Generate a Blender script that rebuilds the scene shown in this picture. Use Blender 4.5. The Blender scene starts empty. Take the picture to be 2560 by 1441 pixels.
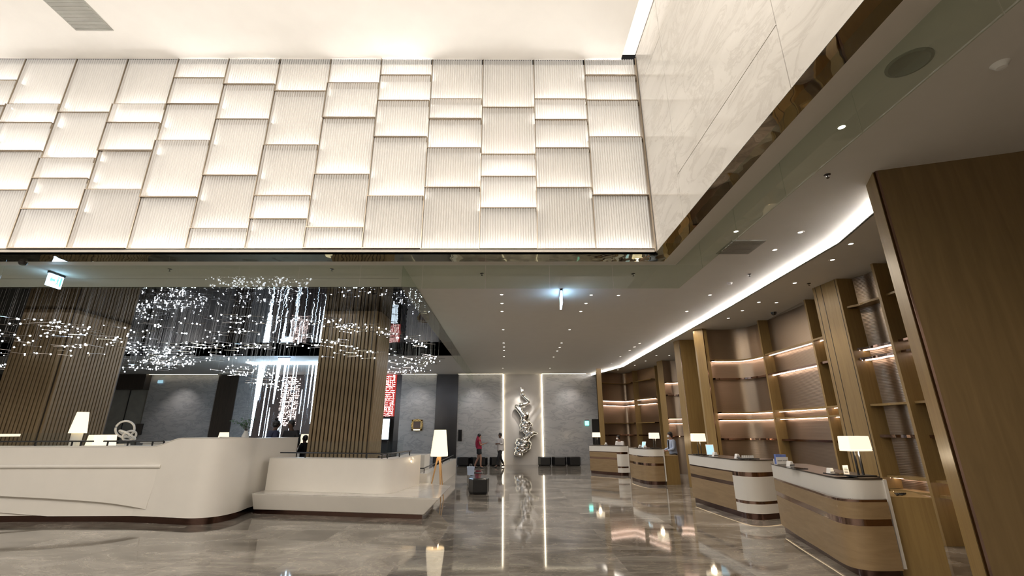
import bpy, bmesh, math, random
from mathutils import Vector, Matrix
SC = bpy.context.scene
COL = SC.collection
random.seed(7)
PI = math.pi

# ------------------------------------------------------------------ camera
F, PITCH, YAW, ROLL, H = 1122.0, 0.3081, 0.0067, -0.0028, 1.8
_cp, _sp, _cy, _sy = math.cos(PITCH), math.sin(PITCH), math.cos(YAW), math.sin(YAW)
FW = Vector((_sy*_cp, _cy*_cp, _sp)); _r = Vector((_cy, -_sy, 0)); _u = _r.cross(FW)
RT = math.cos(ROLL)*_r + math.sin(ROLL)*_u; UP = -math.sin(ROLL)*_r + math.cos(ROLL)*_u
cd = bpy.data.cameras.new('camera'); cam = bpy.data.objects.new('camera', cd); COL.objects.link(cam)
cd.sensor_width = 36; cd.lens = F/2560*36; cd.clip_end = 200; cd.clip_start = 0.05
M = Matrix((RT, UP, -FW)).transposed().to_4x4(); M.translation = (0, 0, H); cam.matrix_world = M
SC.camera = cam
def _ray(px, py): return FW + (px-1280)/F*RT - (py-720.5)/F*UP
def onZ(px, py, z): d = _ray(px, py); t = (z-H)/d.z; return Vector((d.x*t, d.y*t, z))
def onY(px, py, y): d = _ray(px, py); t = y/d.y; return Vector((d.x*t, y, H+d.z*t))
def onX(px, py, x): d = _ray(px, py); t = x/d.x; return Vector((x, d.y*t, H+d.z*t))

# ------------------------------------------------------------------ world, exposure, added fill lights
w = bpy.data.worlds.new('world'); SC.world = w; w.use_nodes = True
w.node_tree.nodes['Background'].inputs[0].default_value = (0.9, 0.85, 0.8, 1)
w.node_tree.nodes['Background'].inputs[1].default_value = 0.02
vs = SC.view_settings; vs.view_transform = 'Standard'; vs.look = 'None'; vs.gamma = 1; vs.use_curve_mapping = False
vs.exposure = 0.35
SC.cycles.max_bounces = 7; SC.cycles.diffuse_bounces = 4; SC.cycles.glossy_bounces = 5
SC.cycles.transparent_max_bounces = 12; SC.cycles.transmission_bounces = 4
SC.cycles.sample_clamp_indirect = 6; SC.cycles.caustics_reflective = False; SC.cycles.caustics_refractive = False
ZL, ZR, ZT = 4.96, 4.88, 9.442        # low ceiling, right ceiling tray, upper ceiling
YT, XM, X0 = 7.744, 2.743, 2.70       # ribbed glass wall plane, marble wall plane
YB = 26.7                             # far wall
XG, YG, ZG = 3.34, 8.42, 4.47         # hanging glass baffles
X2, Y2N, Y2F, Z2 = -2.15, 9.85, 19.75, 5.26   # second void with mirrored ceiling
def area(name, loc, rot, sx, sy, e, col=(1, .86, .7)):
    l = bpy.data.lights.new(name, 'AREA'); l.shape = 'RECTANGLE'; l.size = sx; l.size_y = sy; l.energy = e; l.color = col
    o = bpy.data.objects.new(name, l); COL.objects.link(o); o.location = loc; o.rotation_euler = rot; return o
def spot(loc, e, ang=70, col=(1, .86, .7), rot=(0, 0, 0), blend=.6, r=.04):
    l = bpy.data.lights.new('spot', 'SPOT'); l.energy = e; l.spot_size = math.radians(ang); l.spot_blend = blend; l.color = col
    l.shadow_soft_size = r
    o = bpy.data.objects.new('spot', l); COL.objects.link(o); o.location = loc; o.rotation_euler = rot; return o
area('atrium_up_fill', (-3.5, .3, 6.2), (math.radians(180-18), 0, 0), 11, .8, 560, (1, .95, .89))  # unseen upward area light, added to brighten the upper ceiling
area('atrium_up_fill', (-15, .3, 6.2), (math.radians(180-10), 0, 0), 9, .8, 320, (1, .95, .89))  # same added ceiling fill, farther left
area('atrium_fill', (-5, -2.5, ZT-.15), (0, 0, 0), 13, 3, 620, (1, .94, .87))  # unseen fill behind the camera, added to brighten the atrium
area('atrium_fill', (-18, -1.5, ZT-.15), (0, 0, 0), 10, 4, 420, (1, .94, .87))  # added fill for the left side of the atrium
area('lounge_fill', (-9.5, 15, Z2-.1), (0, 0, 0), 10, 5, 60, (.85, .9, 1))  # added soft fill for the lounge, no fixture modelled
area('hall_fill', (2.0, 17.5, ZL-.05), (0, 0, 0), 4, 13, 280, (1, .93, .86))  # added hall fill, separate from the downlights
area('desk_fill', (5.7, 11.5, ZR-.04), (0, 0, 0), .5, 6, 45, (1, .85, .66))  # added fill over the desks, not one of the desk lamps

# ------------------------------------------------------------------ materials
def newmat(name):
    m = bpy.data.materials.new(name); m.use_nodes = True; nt = m.node_tree
    return m, nt, nt.nodes['Principled BSDF']
def setc(bs, c, rough, metal, ior=1.5, coat=0):
    bs.inputs['Base Color'].default_value = (*c, 1); bs.inputs['Roughness'].default_value = rough
    bs.inputs['Metallic'].default_value = metal; bs.inputs['IOR'].default_value = ior; bs.inputs['Coat Weight'].default_value = coat
    bs.inputs['Coat Roughness'].default_value = .05
def plain(name, c, rough=.5, metal=0, em=0, emc=None, ior=1.5, coat=0, noise=.06):
    m, nt, bs = newmat(name); setc(bs, c, rough, metal, ior, coat)
    if em:
        bs.inputs['Emission Color'].default_value = (*(emc or c), 1); bs.inputs['Emission Strength'].default_value = em
    elif noise:
        tc = nt.nodes.new('ShaderNodeTexCoord'); n = nt.nodes.new('ShaderNodeTexNoise'); n.inputs['Scale'].default_value = 3.0
        rp = nt.nodes.new('ShaderNodeValToRGB'); nt.links.new(tc.outputs['Object'], n.inputs['Vector'])
        rp.color_ramp.elements[0].color = (*[v*(1-noise) for v in c], 1); rp.color_ramp.elements[1].color = (*[min(1, v*(1+noise)) for v in c], 1)
        rp.color_ramp.elements[0].position = .35; rp.color_ramp.elements[1].position = .65
        nt.links.new(n.outputs['Fac'], rp.inputs[0]); nt.links.new(rp.outputs[0], bs.inputs['Base Color'])
    return m
def noise_node(nt, vec, scale, detail=6, dist=0, rough=.55):
    n = nt.nodes.new('ShaderNodeTexNoise'); n.inputs['Scale'].default_value = scale; n.inputs['Detail'].default_value = detail
    n.inputs['Distortion'].default_value = dist; n.inputs['Roughness'].default_value = rough
    nt.links.new(vec, n.inputs['Vector']); return n.outputs['Fac']
def mapping(nt, scale=(1, 1, 1), rot=(0, 0, 0)):
    tc = nt.nodes.new('ShaderNodeTexCoord'); mp = nt.nodes.new('ShaderNodeMapping')
    mp.inputs['Scale'].default_value = scale; mp.inputs['Rotation'].default_value = rot
    nt.links.new(tc.outputs['Object'], mp.inputs['Vector']); return mp.outputs[0]
def ramp(nt, fac, stops):
    r = nt.nodes.new('ShaderNodeValToRGB'); nt.links.new(fac, r.inputs[0]); e = r.color_ramp.elements
    while len(e) < len(stops): e.new(.5)
    for k, (p, c) in enumerate(stops): e[k].position = p; e[k].color = (*c, 1)
    return r.outputs[0]
def mixc(nt, fac, a, b, mode='MIX'):
    m = nt.nodes.new('ShaderNodeMix'); m.data_type = 'RGBA'; m.blend_type = mode
    if isinstance(fac, float): m.inputs[0].default_value = fac
    else: nt.links.new(fac, m.inputs[0])
    nt.links.new(a, m.inputs[6]); nt.links.new(b, m.inputs[7]); return m.outputs[2]
def wood(name, c1, c2, rough=.35, sc=(9, 9, .5)):
    m, nt, bs = newmat(name); setc(bs, c1, rough, 0)
    v = mapping(nt, sc); f = noise_node(nt, v, 2.2, 8, .6, .6)
    nt.links.new(ramp(nt, f, [(.3, c1), (.7, c2)]), bs.inputs['Base Color']); return m
def marble(name, base, vein, rough=.12, scale=.6, rot=(.3, .6, .4), amt=.5):
    m, nt, bs = newmat(name); setc(bs, base, rough, 0)
    v = mapping(nt, (.7, .7, 1.9), rot)
    f1 = noise_node(nt, v, scale*1.5, 10, .9, .66); f2 = noise_node(nt, v, scale*1.3, 8, .5, .6)
    mid = tuple((a*2.2+b)/3.2 for a, b in zip(base, vein))
    cl = ramp(nt, f2, [(.3, base), (.7, mid)])
    ve = ramp(nt, f1, [(.44, (1, 1, 1)), (.495, tuple(min(1, b/max(a, .01)+(1-amt)*.45) for a, b in zip(base, vein))), (.53, (1, 1, 1))])
    nt.links.new(mixc(nt, 1.0, cl, ve, 'MULTIPLY'), bs.inputs['Base Color']); return m
def metal(name, c, rough=.25, axis='Z', rib=0, depth=.3, wav=0):
    m, nt, bs = newmat(name); setc(bs, c, rough, 1)
    if rib:
        v = mapping(nt); wv = nt.nodes.new('ShaderNodeTexWave'); wv.bands_direction = axis; wv.inputs['Scale'].default_value = rib
        wv.inputs['Distortion'].default_value = .15; nt.links.new(v, wv.inputs['Vector'])
        b = nt.nodes.new('ShaderNodeBump'); b.inputs['Strength'].default_value = depth; b.inputs['Distance'].default_value = .004
        nt.links.new(wv.outputs['Fac'], b.inputs['Height']); nt.links.new(b.outputs[0], bs.inputs['Normal'])
    if wav:
        f = noise_node(nt, mapping(nt), wav, 2); b = nt.nodes.new('ShaderNodeBump'); b.inputs['Strength'].default_value = depth
        b.inputs['Distance'].default_value = .05; nt.links.new(f, b.inputs['Height']); nt.links.new(b.outputs[0], bs.inputs['Normal'])
    return m
def glassmat(name, tint=(.9, .95, .92), refl=1.0):
    m = bpy.data.materials.new(name); m.use_nodes = True; nt = m.node_tree; nt.nodes.clear()
    o = nt.nodes.new('ShaderNodeOutputMaterial'); t = nt.nodes.new('ShaderNodeBsdfTransparent'); t.inputs[0].default_value = (*tint, 1)
    g = nt.nodes.new('ShaderNodeBsdfGlossy'); g.inputs['Roughness'].default_value = .01; g.inputs[0].default_value = (refl,)*3+(1,)
    fr = nt.nodes.new('ShaderNodeFresnel'); fr.inputs[0].default_value = 1.5; mx = nt.nodes.new('ShaderNodeMixShader')
    ge = nt.nodes.new('ShaderNodeNewGeometry'); iv = nt.nodes.new('ShaderNodeMath'); iv.operation = 'SUBTRACT'; iv.inputs[0].default_value = 1
    mu = nt.nodes.new('ShaderNodeMath'); mu.operation = 'MULTIPLY'; nt.links.new(ge.outputs['Backfacing'], iv.inputs[1]); nt.links.new(iv.outputs[0], mu.inputs[0]); nt.links.new(fr.outputs[0], mu.inputs[1])
    nt.links.new(mu.outputs[0], mx.inputs[0]); nt.links.new(t.outputs[0], mx.inputs[1]); nt.links.new(g.outputs[0], mx.inputs[2])
    nt.links.new(mx.outputs[0], o.inputs[0]); return m
def emis(name, c, s): return plain(name, c, .6, 0, s, c)

def floor_mat():
    m, nt, bs = newmat('polished_brown_marble'); setc(bs, (.2, .17, .14), .05, 0, 1.62)
    tc = nt.nodes.new('ShaderNodeTexCoord'); P = tc.outputs['Object']
    dv = nt.nodes.new('ShaderNodeVectorMath'); dv.operation = 'DIVIDE'; dv.inputs[1].default_value = (1.6, 1.6, 1); nt.links.new(P, dv.inputs[0])
    fl = nt.nodes.new('ShaderNodeVectorMath'); fl.operation = 'FLOOR'; nt.links.new(dv.outputs[0], fl.inputs[0])
    wn = nt.nodes.new('ShaderNodeTexWhiteNoise'); wn.noise_dimensions = '3D'; nt.links.new(fl.outputs[0], wn.inputs['Vector'])
    sc = nt.nodes.new('ShaderNodeVectorMath'); sc.operation = 'SCALE'; sc.inputs['Scale'].default_value = 3.0; nt.links.new(wn.outputs['Color'], sc.inputs[0])
    ad = nt.nodes.new('ShaderNodeVectorMath'); ad.operation = 'ADD'; nt.links.new(P, ad.inputs[0]); nt.links.new(sc.outputs[0], ad.inputs[1])
    mp = nt.nodes.new('ShaderNodeMapping'); mp.inputs['Rotation'].default_value = (0, 0, .45); mp.inputs['Scale'].default_value = (.5, 1.05, 1)
    nt.links.new(ad.outputs[0], mp.inputs[0]); V = mp.outputs[0]
    f = noise_node(nt, V, .8, 12, 1.0, .7); g = noise_node(nt, V, 1.5, 9, 1.5, .65)
    base = ramp(nt, f, [(.32, (.065, .058, .05)), (.44, (.16, .142, .12)), (.55, (.27, .245, .212)), (.70, (.44, .405, .36))])
    ve = ramp(nt, g, [(.485, (1, 1, 1)), (.499, (1.6, 1.55, 1.45)), (.51, (1, 1, 1))])
    nt.links.new(mixc(nt, 1.0, base, ve, 'MULTIPLY'), bs.inputs['Base Color']); return m

MT = dict(
 floor=floor_mat(), ceil=plain('ceiling_paint', (.72, .69, .64), .8, noise=.01), cream=plain('cream_soffit', (.70, .65, .58), .5, noise=.01),
 upper=plain('upper_ceiling_paint', (.86, .82, .76), .8, noise=.01),
 marw=marble('white_marble', (.78, .745, .69), (.50, .47, .43), .12, .9, (.7, .2, .5)),
 marg=marble('grey_marble', (.50, .495, .49), (.27, .27, .275), .15, .8, (.35, .7, .3)),
 woodfin=wood('oak_veneer', (.26, .168, .066), (.34, .232, .092)), woodpan=wood('large_oak_panel', (.165, .108, .046), (.215, .142, .062), .4, (5, 5, .4)),
 wooddesk=wood('desk_oak', (.25, .168, .085), (.34, .235, .125), .4, (.8, .8, 6)), woodslat=wood('slat_wood', (.20, .138, .07), (.27, .19, .098), .45),
 dark=plain('black_recess', (.02, .018, .016), .5), darkwood=wood('dark_wood', (.035, .026, .02), (.06, .045, .035), .3),
 bronze=metal('ribbed_bronze', (.42, .335, .26), .36, 'Z', 11, .28), bronzep=metal('polished_bronze', (.30, .20, .16), .12),
 mirror=metal('mirror_soffit', (.5, .44, .36), .02, wav=1.2, depth=.25), mirror2=metal('dark_mirror_ceiling', (.065, .065, .075), .02, wav=1.6, depth=.12),
 steel=metal('dark_steel', (.13, .13, .14), .22, wav=.8, depth=.2), chrome=metal('chrome', (.85, .84, .82), .05),
 blackm=plain('black_metal', (.012, .012, .013), .3), blackg=plain('black_gloss', (.012, .012, .014), .12, coat=.6),
 white=plain('cream_stone', (.87, .83, .76), .28, noise=.01, coat=.3), whited=plain('white_lacquer', (.76, .73, .67), .35, noise=.01),
 grille=plain('grille_grey', (.34, .33, .29), .5), glass=glassmat('baffle_glass', (.86, .9, .85)), glassc=glassmat('clear_glass', (.93, .95, .95)),
 gap=plain('groove_taupe', (.50, .465, .42), .5), frame=metal('champagne_metal', (.36, .30, .235), .25),
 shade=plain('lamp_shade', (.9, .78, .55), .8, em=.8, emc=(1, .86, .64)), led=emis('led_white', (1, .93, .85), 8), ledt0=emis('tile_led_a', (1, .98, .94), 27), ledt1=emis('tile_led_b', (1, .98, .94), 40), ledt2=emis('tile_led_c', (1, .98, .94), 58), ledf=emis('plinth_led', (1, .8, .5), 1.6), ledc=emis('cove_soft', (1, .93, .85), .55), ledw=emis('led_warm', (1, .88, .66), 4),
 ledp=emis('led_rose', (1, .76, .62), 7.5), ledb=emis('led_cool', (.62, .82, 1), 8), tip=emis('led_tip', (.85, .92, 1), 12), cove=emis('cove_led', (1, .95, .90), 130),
 exitg=emis('exit_green', (.15, .85, .45), 2.2), exitw=emis('exit_white', (.42, .62, 1), 9), exitc=emis('exit_cyan', (.2, .9, .7), 2.5),
 screen=emis('screen_white', (.75, .9, 1), 2.2), tablet=emis('tablet_blue', (.40, .68, .85), .55), lens=emis('downlight_lens', (1, .93, .84), 2.5),
 brown=plain('brown_panel', (.16, .115, .10), .4), mosred=plain('mosaic_red', (.30, .02, .015), .4, em=.5, emc=(.55, .04, .03)), moswht=emis('mosaic_white', (1, .85, .8), 1.5),
 beige=plain('plaster_relief', (.62, .58, .53), .55, noise=.01), gold=metal('gold', (.8, .58, .25), .25), leaf=plain('leaf', (.06, .16, .05), .5),
 skin=plain('skin', (.36, .2, .14), .5), skind=plain('dark_skin', (.12, .065, .045), .5), hair=plain('black_hair', (.012, .010, .010), .4),
 redhair=plain('crimson_hair', (.35, .01, .05), .45), black=plain('black_cloth', (.013, .013, .016), .8), navy=plain('navy_cloth', (.02, .025, .06), .8),
 shirtb=plain('blue_shirt', (.42, .50, .68), .7), shirtw=plain('white_shirt', (.72, .70, .70), .7), mask=plain('white_mask', (.85, .86, .88), .7),
 tan=plain('tan_oak_leg', (.62, .38, .17), .4), paper=plain('white_card', (.85, .84, .82), .5), bluec=plain('blue_card', (.15, .22, .55), .4),
 ink=plain('ink', (.05, .05, .06), .6), grey=plain('grey_fabric', (.22, .20, .19), .8), bagb=plain('pale_blue_bag', (.5, .6, .8), .6), plinth=metal('bronze_plinth', (.14, .085, .07), .2))
def tilemat(name, s, tr=.5):
    m, nt, bs = newmat(name); setc(bs, (.74, .72, .685), .14, 0, 1.5, .3)
    bs.inputs['Emission Color'].default_value = (1, .97, .92, 1); bs.inputs['Emission Strength'].default_value = s
    t = nt.nodes.new('ShaderNodeBsdfTransparent'); t.inputs[0].default_value = (1, 1, 1, 1); mx = nt.nodes.new('ShaderNodeMixShader'); mx.inputs[0].default_value = tr
    out = nt.nodes['Material Output']; nt.links.new(bs.outputs[0], mx.inputs[1]); nt.links.new(t.outputs[0], mx.inputs[2]); nt.links.new(mx.outputs[0], out.inputs[0]); return m
TILES = [tilemat('backlit_glass_a', .10), tilemat('backlit_glass_b', .16), tilemat('backlit_glass_c', .24)]

# ------------------------------------------------------------------ helpers
WO = {}
def wo(o): return WO.get(o.name, Vector((0, 0, 0))) if o else Vector((0, 0, 0))
def tag(o, label=None, cat=None, group=None, kind=None):
    if label: o['label'] = label
    if cat: o['category'] = cat
    if group: o['group'] = group
    if kind: o['kind'] = kind
    return o
def thing(name, label, cat, loc=(0, 0, 0), group=None, rotz=0):
    o = bpy.data.objects.new(name, None); COL.objects.link(o); o.location = loc; o.rotation_euler = (0, 0, rotz)
    o.empty_display_size = .1; WO[o.name] = Vector(loc); return tag(o, label, cat, group)
class MB:
    def __init__(s): s.v = []; s.f = []; s.m = []
    def add(s, vs, fs, mi=0):
        n = len(s.v); s.v += [tuple(v) for v in vs]; s.f += [tuple(i+n for i in f) for f in fs]; s.m += [mi]*len(fs); return s
    def box(s, x0, x1, y0, y1, z0, z1, mi=0):
        x0, x1 = sorted((x0, x1)); y0, y1 = sorted((y0, y1)); z0, z1 = sorted((z0, z1))
        return s.add([(x0, y0, z0), (x1, y0, z0), (x1, y1, z0), (x0, y1, z0), (x0, y0, z1), (x1, y0, z1), (x1, y1, z1), (x0, y1, z1)],
                     [(3, 2, 1, 0), (4, 5, 6, 7), (0, 1, 5, 4), (1, 2, 6, 5), (2, 3, 7, 6), (3, 0, 4, 7)], mi)
    def prism(s, pts, z0, z1, mi=0, top=None):
        n = len(pts); a = sum(pts[i][0]*pts[(i+1) % n][1]-pts[(i+1) % n][0]*pts[i][1] for i in range(n))
        if a < 0: pts = pts[::-1]; top = top[::-1] if top else None
        t = top or pts
        vs = [(p[0], p[1], z0) for p in pts]+[(p[0], p[1], z1) for p in t]
        return s.add(vs, [tuple(range(n))[::-1], tuple(range(n, 2*n))]+[(i, (i+1) % n, n+(i+1) % n, n+i) for i in range(n)], mi)
    def quad(s, *vs, mi=0): return s.add(vs, [tuple(range(len(vs)))], mi)
    def tube(s, path, r, seg=8, mi=0, r2=None, closed=False):
        path = [Vector(p) for p in path]; n = len(path); rings = []
        for i, p in enumerate(path):
            a = path[(i-1) % n] if (closed or i > 0) else p; b = path[(i+1) % n] if (closed or i < n-1) else p
            d = (b-a).normalized() if (b-a).length > 1e-9 else Vector((0, 0, 1))
            x = d.cross(Vector((0, 0, 1)) if abs(d.z) < .95 else Vector((1, 0, 0))).normalized(); y = d.cross(x)
            rr = r if r2 is None else r+(r2-r)*i/max(1, n-1)
            rings.append([p+rr*(math.cos(2*PI*k/seg)*x+math.sin(2*PI*k/seg)*y) for k in range(seg)])
        vs = [v for g in rings for v in g]; fs = []
        for i in range(n if closed else n-1):
            j = (i+1) % n
            for k in range(seg): k2 = (k+1) % seg; fs.append((i*seg+k, i*seg+k2, j*seg+k2, j*seg+k))
        if not closed: fs += [tuple(range(seg))[::-1], tuple((n-1)*seg+k for k in range(seg))]
        return s.add(vs, fs, mi)
    def lathe(s, prof, c=(0, 0, 0), seg=24, mi=0, sq=1.0):
        vs = []; fs = []; n = len(prof)
        for (r, z) in prof:
            for k in range(seg): a = 2*PI*k/seg; vs.append((c[0]+r*math.cos(a), c[1]+r*sq*math.sin(a), c[2]+z))
        for i in range(n-1):
            for k in range(seg): k2 = (k+1) % seg; fs.append((i*seg+k, i*seg+k2, (i+1)*seg+k2, (i+1)*seg+k))
        return s.add(vs, fs, mi)
    def ball(s, c, rx, ry=None, rz=None, seg=10, mi=0):
        ry = ry or rx; rz = rz or rx; n = max(4, seg//2+1); vs = [(c[0], c[1], c[2]+rz)]; fs = []
        for i in range(1, n):
            t = PI*i/n
            for k in range(seg): a = 2*PI*k/seg; vs.append((c[0]+rx*math.sin(t)*math.cos(a), c[1]+ry*math.sin(t)*math.sin(a), c[2]+rz*math.cos(t)))
        vs.append((c[0], c[1], c[2]-rz)); L = len(vs)-1
        for k in range(seg): fs.append((0, 1+k, 1+(k+1) % seg))
        for i in range(n-2):
            for k in range(seg): a = 1+i*seg; fs.append((a+k, a+seg+k, a+seg+(k+1) % seg, a+(k+1) % seg))
        a = 1+(n-2)*seg
        for k in range(seg): fs.append((a+k, L, a+(k+1) % seg))
        return s.add(vs, fs, mi)
    def build(s, name, mat, parent=None, origin=None, smooth=False, bevel=0):
        W = wo(parent) if parent else Vector(origin or (0, 0, 0))
        me = bpy.data.meshes.new(name); me.from_pydata([tuple(Vector(v)-W) for v in s.v], [], s.f)
        mats = mat if isinstance(mat, (list, tuple)) else [mat]
        for m in mats: me.materials.append(m)
        if len(mats) > 1: me.polygons.foreach_set('material_index', s.m)
        if smooth: me.polygons.foreach_set('use_smooth', [True]*len(me.polygons)); me.set_sharp_from_angle(angle=math.radians(40))
        me.update(); o = bpy.data.objects.new(name, me); COL.objects.link(o)
        if parent: o.parent = parent
        else: o.location = W
        WO[o.name] = W
        if bevel:
            b = o.modifiers.new('bevel', 'BEVEL'); b.width = bevel; b.segments = 2; b.limit_method = 'ANGLE'
        return o
def struct(name, mb, mat, **k): return tag(mb.build(name, mat, **k), kind='structure')
def copy_tree(o, parent=None):
    c = o.copy(); COL.objects.link(c); c.parent = parent
    for ch in list(o.children): copy_tree(ch, c)
    return c
def smoothpath(pts, n=6):
    out = []; P = [Vector(p) for p in pts]
    for i in range(len(P)-1):
        p0 = P[max(0, i-1)]; p1 = P[i]; p2 = P[i+1]; p3 = P[min(len(P)-1, i+2)]
        for k in range(n):
            t = k/n; out.append(.5*((2*p1)+(-p0+p2)*t+(2*p0-5*p1+4*p2-p3)*t*t+(-p0+3*p1-3*p2+p3)*t**3))
    return out+[P[-1]]
def offset(pts, d):
    """2D polyline moved sideways (to its left for d>0)"""
    out = []
    for i, p in enumerate(pts):
        a = pts[max(0, i-1)]; b = pts[min(len(pts)-1, i+1)]; t = Vector((b[0]-a[0], b[1]-a[1])).normalized(); out.append((p[0]-t.y*d, p[1]+t.x*d))
    return out

# ------------------------------------------------------------------ setting
struct('floor', MB().box(-34, 9, -8, 30, -.2, 0), MT['floor'])
yc = onZ(1687, 661, ZL).y; yf = onZ(1660, 654, ZL).y; xf = 3.042; xc = 3.33
lip = [onZ(x, y, ZR) for x, y in ((1505, 932), (1558, 918), (1604, 892), (1830, 765), (2098, 608), (2185, 533))]
lipxy = [(lip[0].x-.3, YB)]+[(p.x, p.y) for p in lip]+[(4.6, 3.0), (4.6, -8)]
# low ceiling: left of the cove
b = MB()
xs = [p[0] for p in lipxy]
b.prism([(X2, YB), (X2, yc), (xc, yc), (xc, -8), (9, -8), (9, YB)], ZL, ZL+.3)
b.box(-34, X2, yc, Y2N, ZL, ZL+.3); b.box(-34, X2, Y2F, 30, ZL, ZL+.3)
struct('ceiling', b, MT['ceil'])
rb = MB()
lx = lipxy[:-2]+[(lip[-1].x-.25, 5.32)]
for (a, c) in zip(lx[:-1], lx[1:]):
    dx, dy = c[0]-a[0], c[1]-a[1]; L = math.hypot(dx, dy); nx, ny = -dy/L, dx/L     # to the right (+x)
    if nx < 0: nx, ny = -nx, -ny
    rb.prism([(a[0], a[1]), (c[0], c[1]), (9, c[1]), (9, a[1])], ZR, ZR+.015)
for a, c in zip(lx[:-1], lx[1:]):
    dx, dy = c[0]-a[0], c[1]-a[1]; L = math.hypot(dx, dy); nx, ny = abs(dy/L), -dx/L*(1 if dy > 0 else -1)
    rb.prism([(a[0], a[1]), (c[0], c[1]), (c[0]+nx*.02, c[1]+ny*.02), (a[0]+nx*.02, a[1]+ny*.02)], ZR, ZR+.02)
struct('ceiling', rb, MT['ceil'])
cv = MB()
for a, c in zip(lx[:-1], lx[1:]):
    dx, dy = c[0]-a[0], c[1]-a[1]; L = math.hypot(dx, dy); nx, ny = abs(dy/L), -dx/L*(1 if dy > 0 else -1)
    cv.prism([(a[0]+nx*.05, a[1]+ny*.05), (c[0]+nx*.05, c[1]+ny*.05), (c[0]+nx*.08, c[1]+ny*.08), (a[0]+nx*.08, a[1]+ny*.08)], ZR+.03, ZR+.05)
tag(cv.build('cove_light_strip', MT['cove'], origin=(6, 12, ZR)), 'long angled white light strip glowing in the ceiling cove above the desks', 'light strip')
# soffit under the bright walls
struct('trim_1', MB().box(-34, XM, YT, yf, ZL, ZL+.04).add([(XM, YT, ZL), (XM+.0, -8, ZL), (xf, -8, ZL), (xf, yf, ZL), (XM, yf, ZL)], [(0, 1, 2, 3, 4)][::-1]), MT['mirror'])
struct('trim_2', MB().box(-34, xf, yf, yc, ZL, ZL+.03).box(xf, xc, -8, yc, ZL, ZL+.03), MT['cream'])
struct('ceiling', MB().box(-34, 2.42, -8, YT-.0, ZT, ZT+.2).box(2.42, XM+.3, -8, YT, ZT+.16, ZT+.36), MT['upper'])
tag(MB().box(2.44, 2.735, -7.5, YT-.02, ZT+.13, ZT+.155).build('cove_light_strip', MT['ledc'], origin=(2.68, 0, ZT)), 'straight white cove strip along the top of the white marble wall', 'light strip')
struct('wall_back', MB().box(-34, XM, YT+.14, YT+.3, ZL+.04, ZT), MT['upper'])
# white marble wall, panels with bronze joints
gm = MB(); gx = XM
y1, y2, ya = 6.45, 3.6, 7.74
zA = onX(1641, 112, XM).z; zB = onX(1694, 437, XM).z; y1 = onX(1694, 437, XM).y; y2 = onX(1940, 61, XM).y
for (p0, p1, q0, q1) in ((y1, ya, ZL, zA), (y1, ya, zA, ZT+.1), (y2, y1, ZL, zB), (y2, y1, zB, ZT+.1), (-.2, y2, ZL, zA-2.4), (-.2, y2, zA-2.4, ZT+.1), (-4, -.2, ZL, ZT+.1), (-8, -4, ZL, ZT+.1)):
    gm.box(gx, gx+.03, p0+.006, p1-.006, q0+.006, q1-.006)
struct('wall_right', gm, MT['marw'])
struct('wall_right', MB().box(gx+.03, xc-.02, -8, YT+.2, ZL+.05, ZT+.2), MT['bronzep'])
# enclosing walls out of view
struct('wall_left', MB().box(-34.2, -34, -8, 30, 0, 12), MT['cream'])
struct('wall_front', MB().box(-34, 9, -8.2, -8, 0, 12), MT['marw'])
struct('wall_right', MB().box(8.2, 8.4, -8, 30, 0, ZL), MT['woodpan'])
# second void: mirrored ceiling and fascias
struct('ceiling', MB().box(-34, X2, Y2N, Y2F, Z2, Z2+.1), MT['mirror2'])
struct('trim_3', MB().box(-34, X2, Y2N-.02, Y2N, ZL, Z2).box(X2, X2+.02, Y2N, Y2F, ZL, Z2).box(-34, X2, Y2F, Y2F+.02, ZL, Z2), MT['ceil'])
struct('trim_4', MB().box(-14, onZ(1000, 699, ZL).x, onZ(500, 697, ZL).y-.02, onZ(500, 697, ZL).y+.02, ZL-.004, ZL), MT['gap'])

# ------------------------------------------------------------------ far wall
def fx(px): return onY(px, 1000, YB).x
def panel(n, x0, x1, z0, z1, mat, d=.06, side='back'): return struct(n, MB().box(x0, x1, YB-d, YB+.1, z0, z1), mat)
xs1, xs2 = onY(1258, 1000, YB).x, onY(1355, 1000, YB).x
xr = onY(1479, 1000, YB).x; xd = onY(1482, 1110, YB).x
struct('wall_back', MB().box(-34, 9, YB+.1, YB+.3, 0, ZL+.4), MT['dark'])
panel('wall_back', fx(1145), xs1-.06, 0, ZL, MT['marg']); 
panel('wall_back', xs2+.06, xd, 0, ZL, MT['marg'])
panel('wall_back', xd, 5.6, 2.42, ZL, MT['marg'])
struct('door_1', MB().box(xd, 5.4, YB, YB+.1, 0, 2.4), MT['dark'])
panel('wall_back', fx(1090), fx(1145), 0, ZL, MT['steel'], .1)
panel('wall_back', fx(1002), fx(1090), 0, ZL, MT['marg'])
panel('wall_back', fx(990), fx(1002), 0, ZL, MT['steel'])
panel('wall_back', -11.2, fx(946)-.2, 0, ZL, MT['marg'])
panel('wall_back', fx(590), -14.7, 0, ZL, MT['marg'])
panel('wall_back', fx(540), fx(590), 0, ZL, MT['darkwood'], .12)
panel('wall_back', fx(368), fx(540), 0, ZL, MT['marg'])
panel('wall_back', -34, fx(368), 0, 4.1, MT['grille'], .0)
panel('wall_back', -34, fx(368), 4.1, ZL, MT['darkwood'], .5)
struct('trim_5', MB().box(fx(322)-.02, fx(322)+.02, YB-.03, YB, 0, 4.1), MT['dark'])
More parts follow.
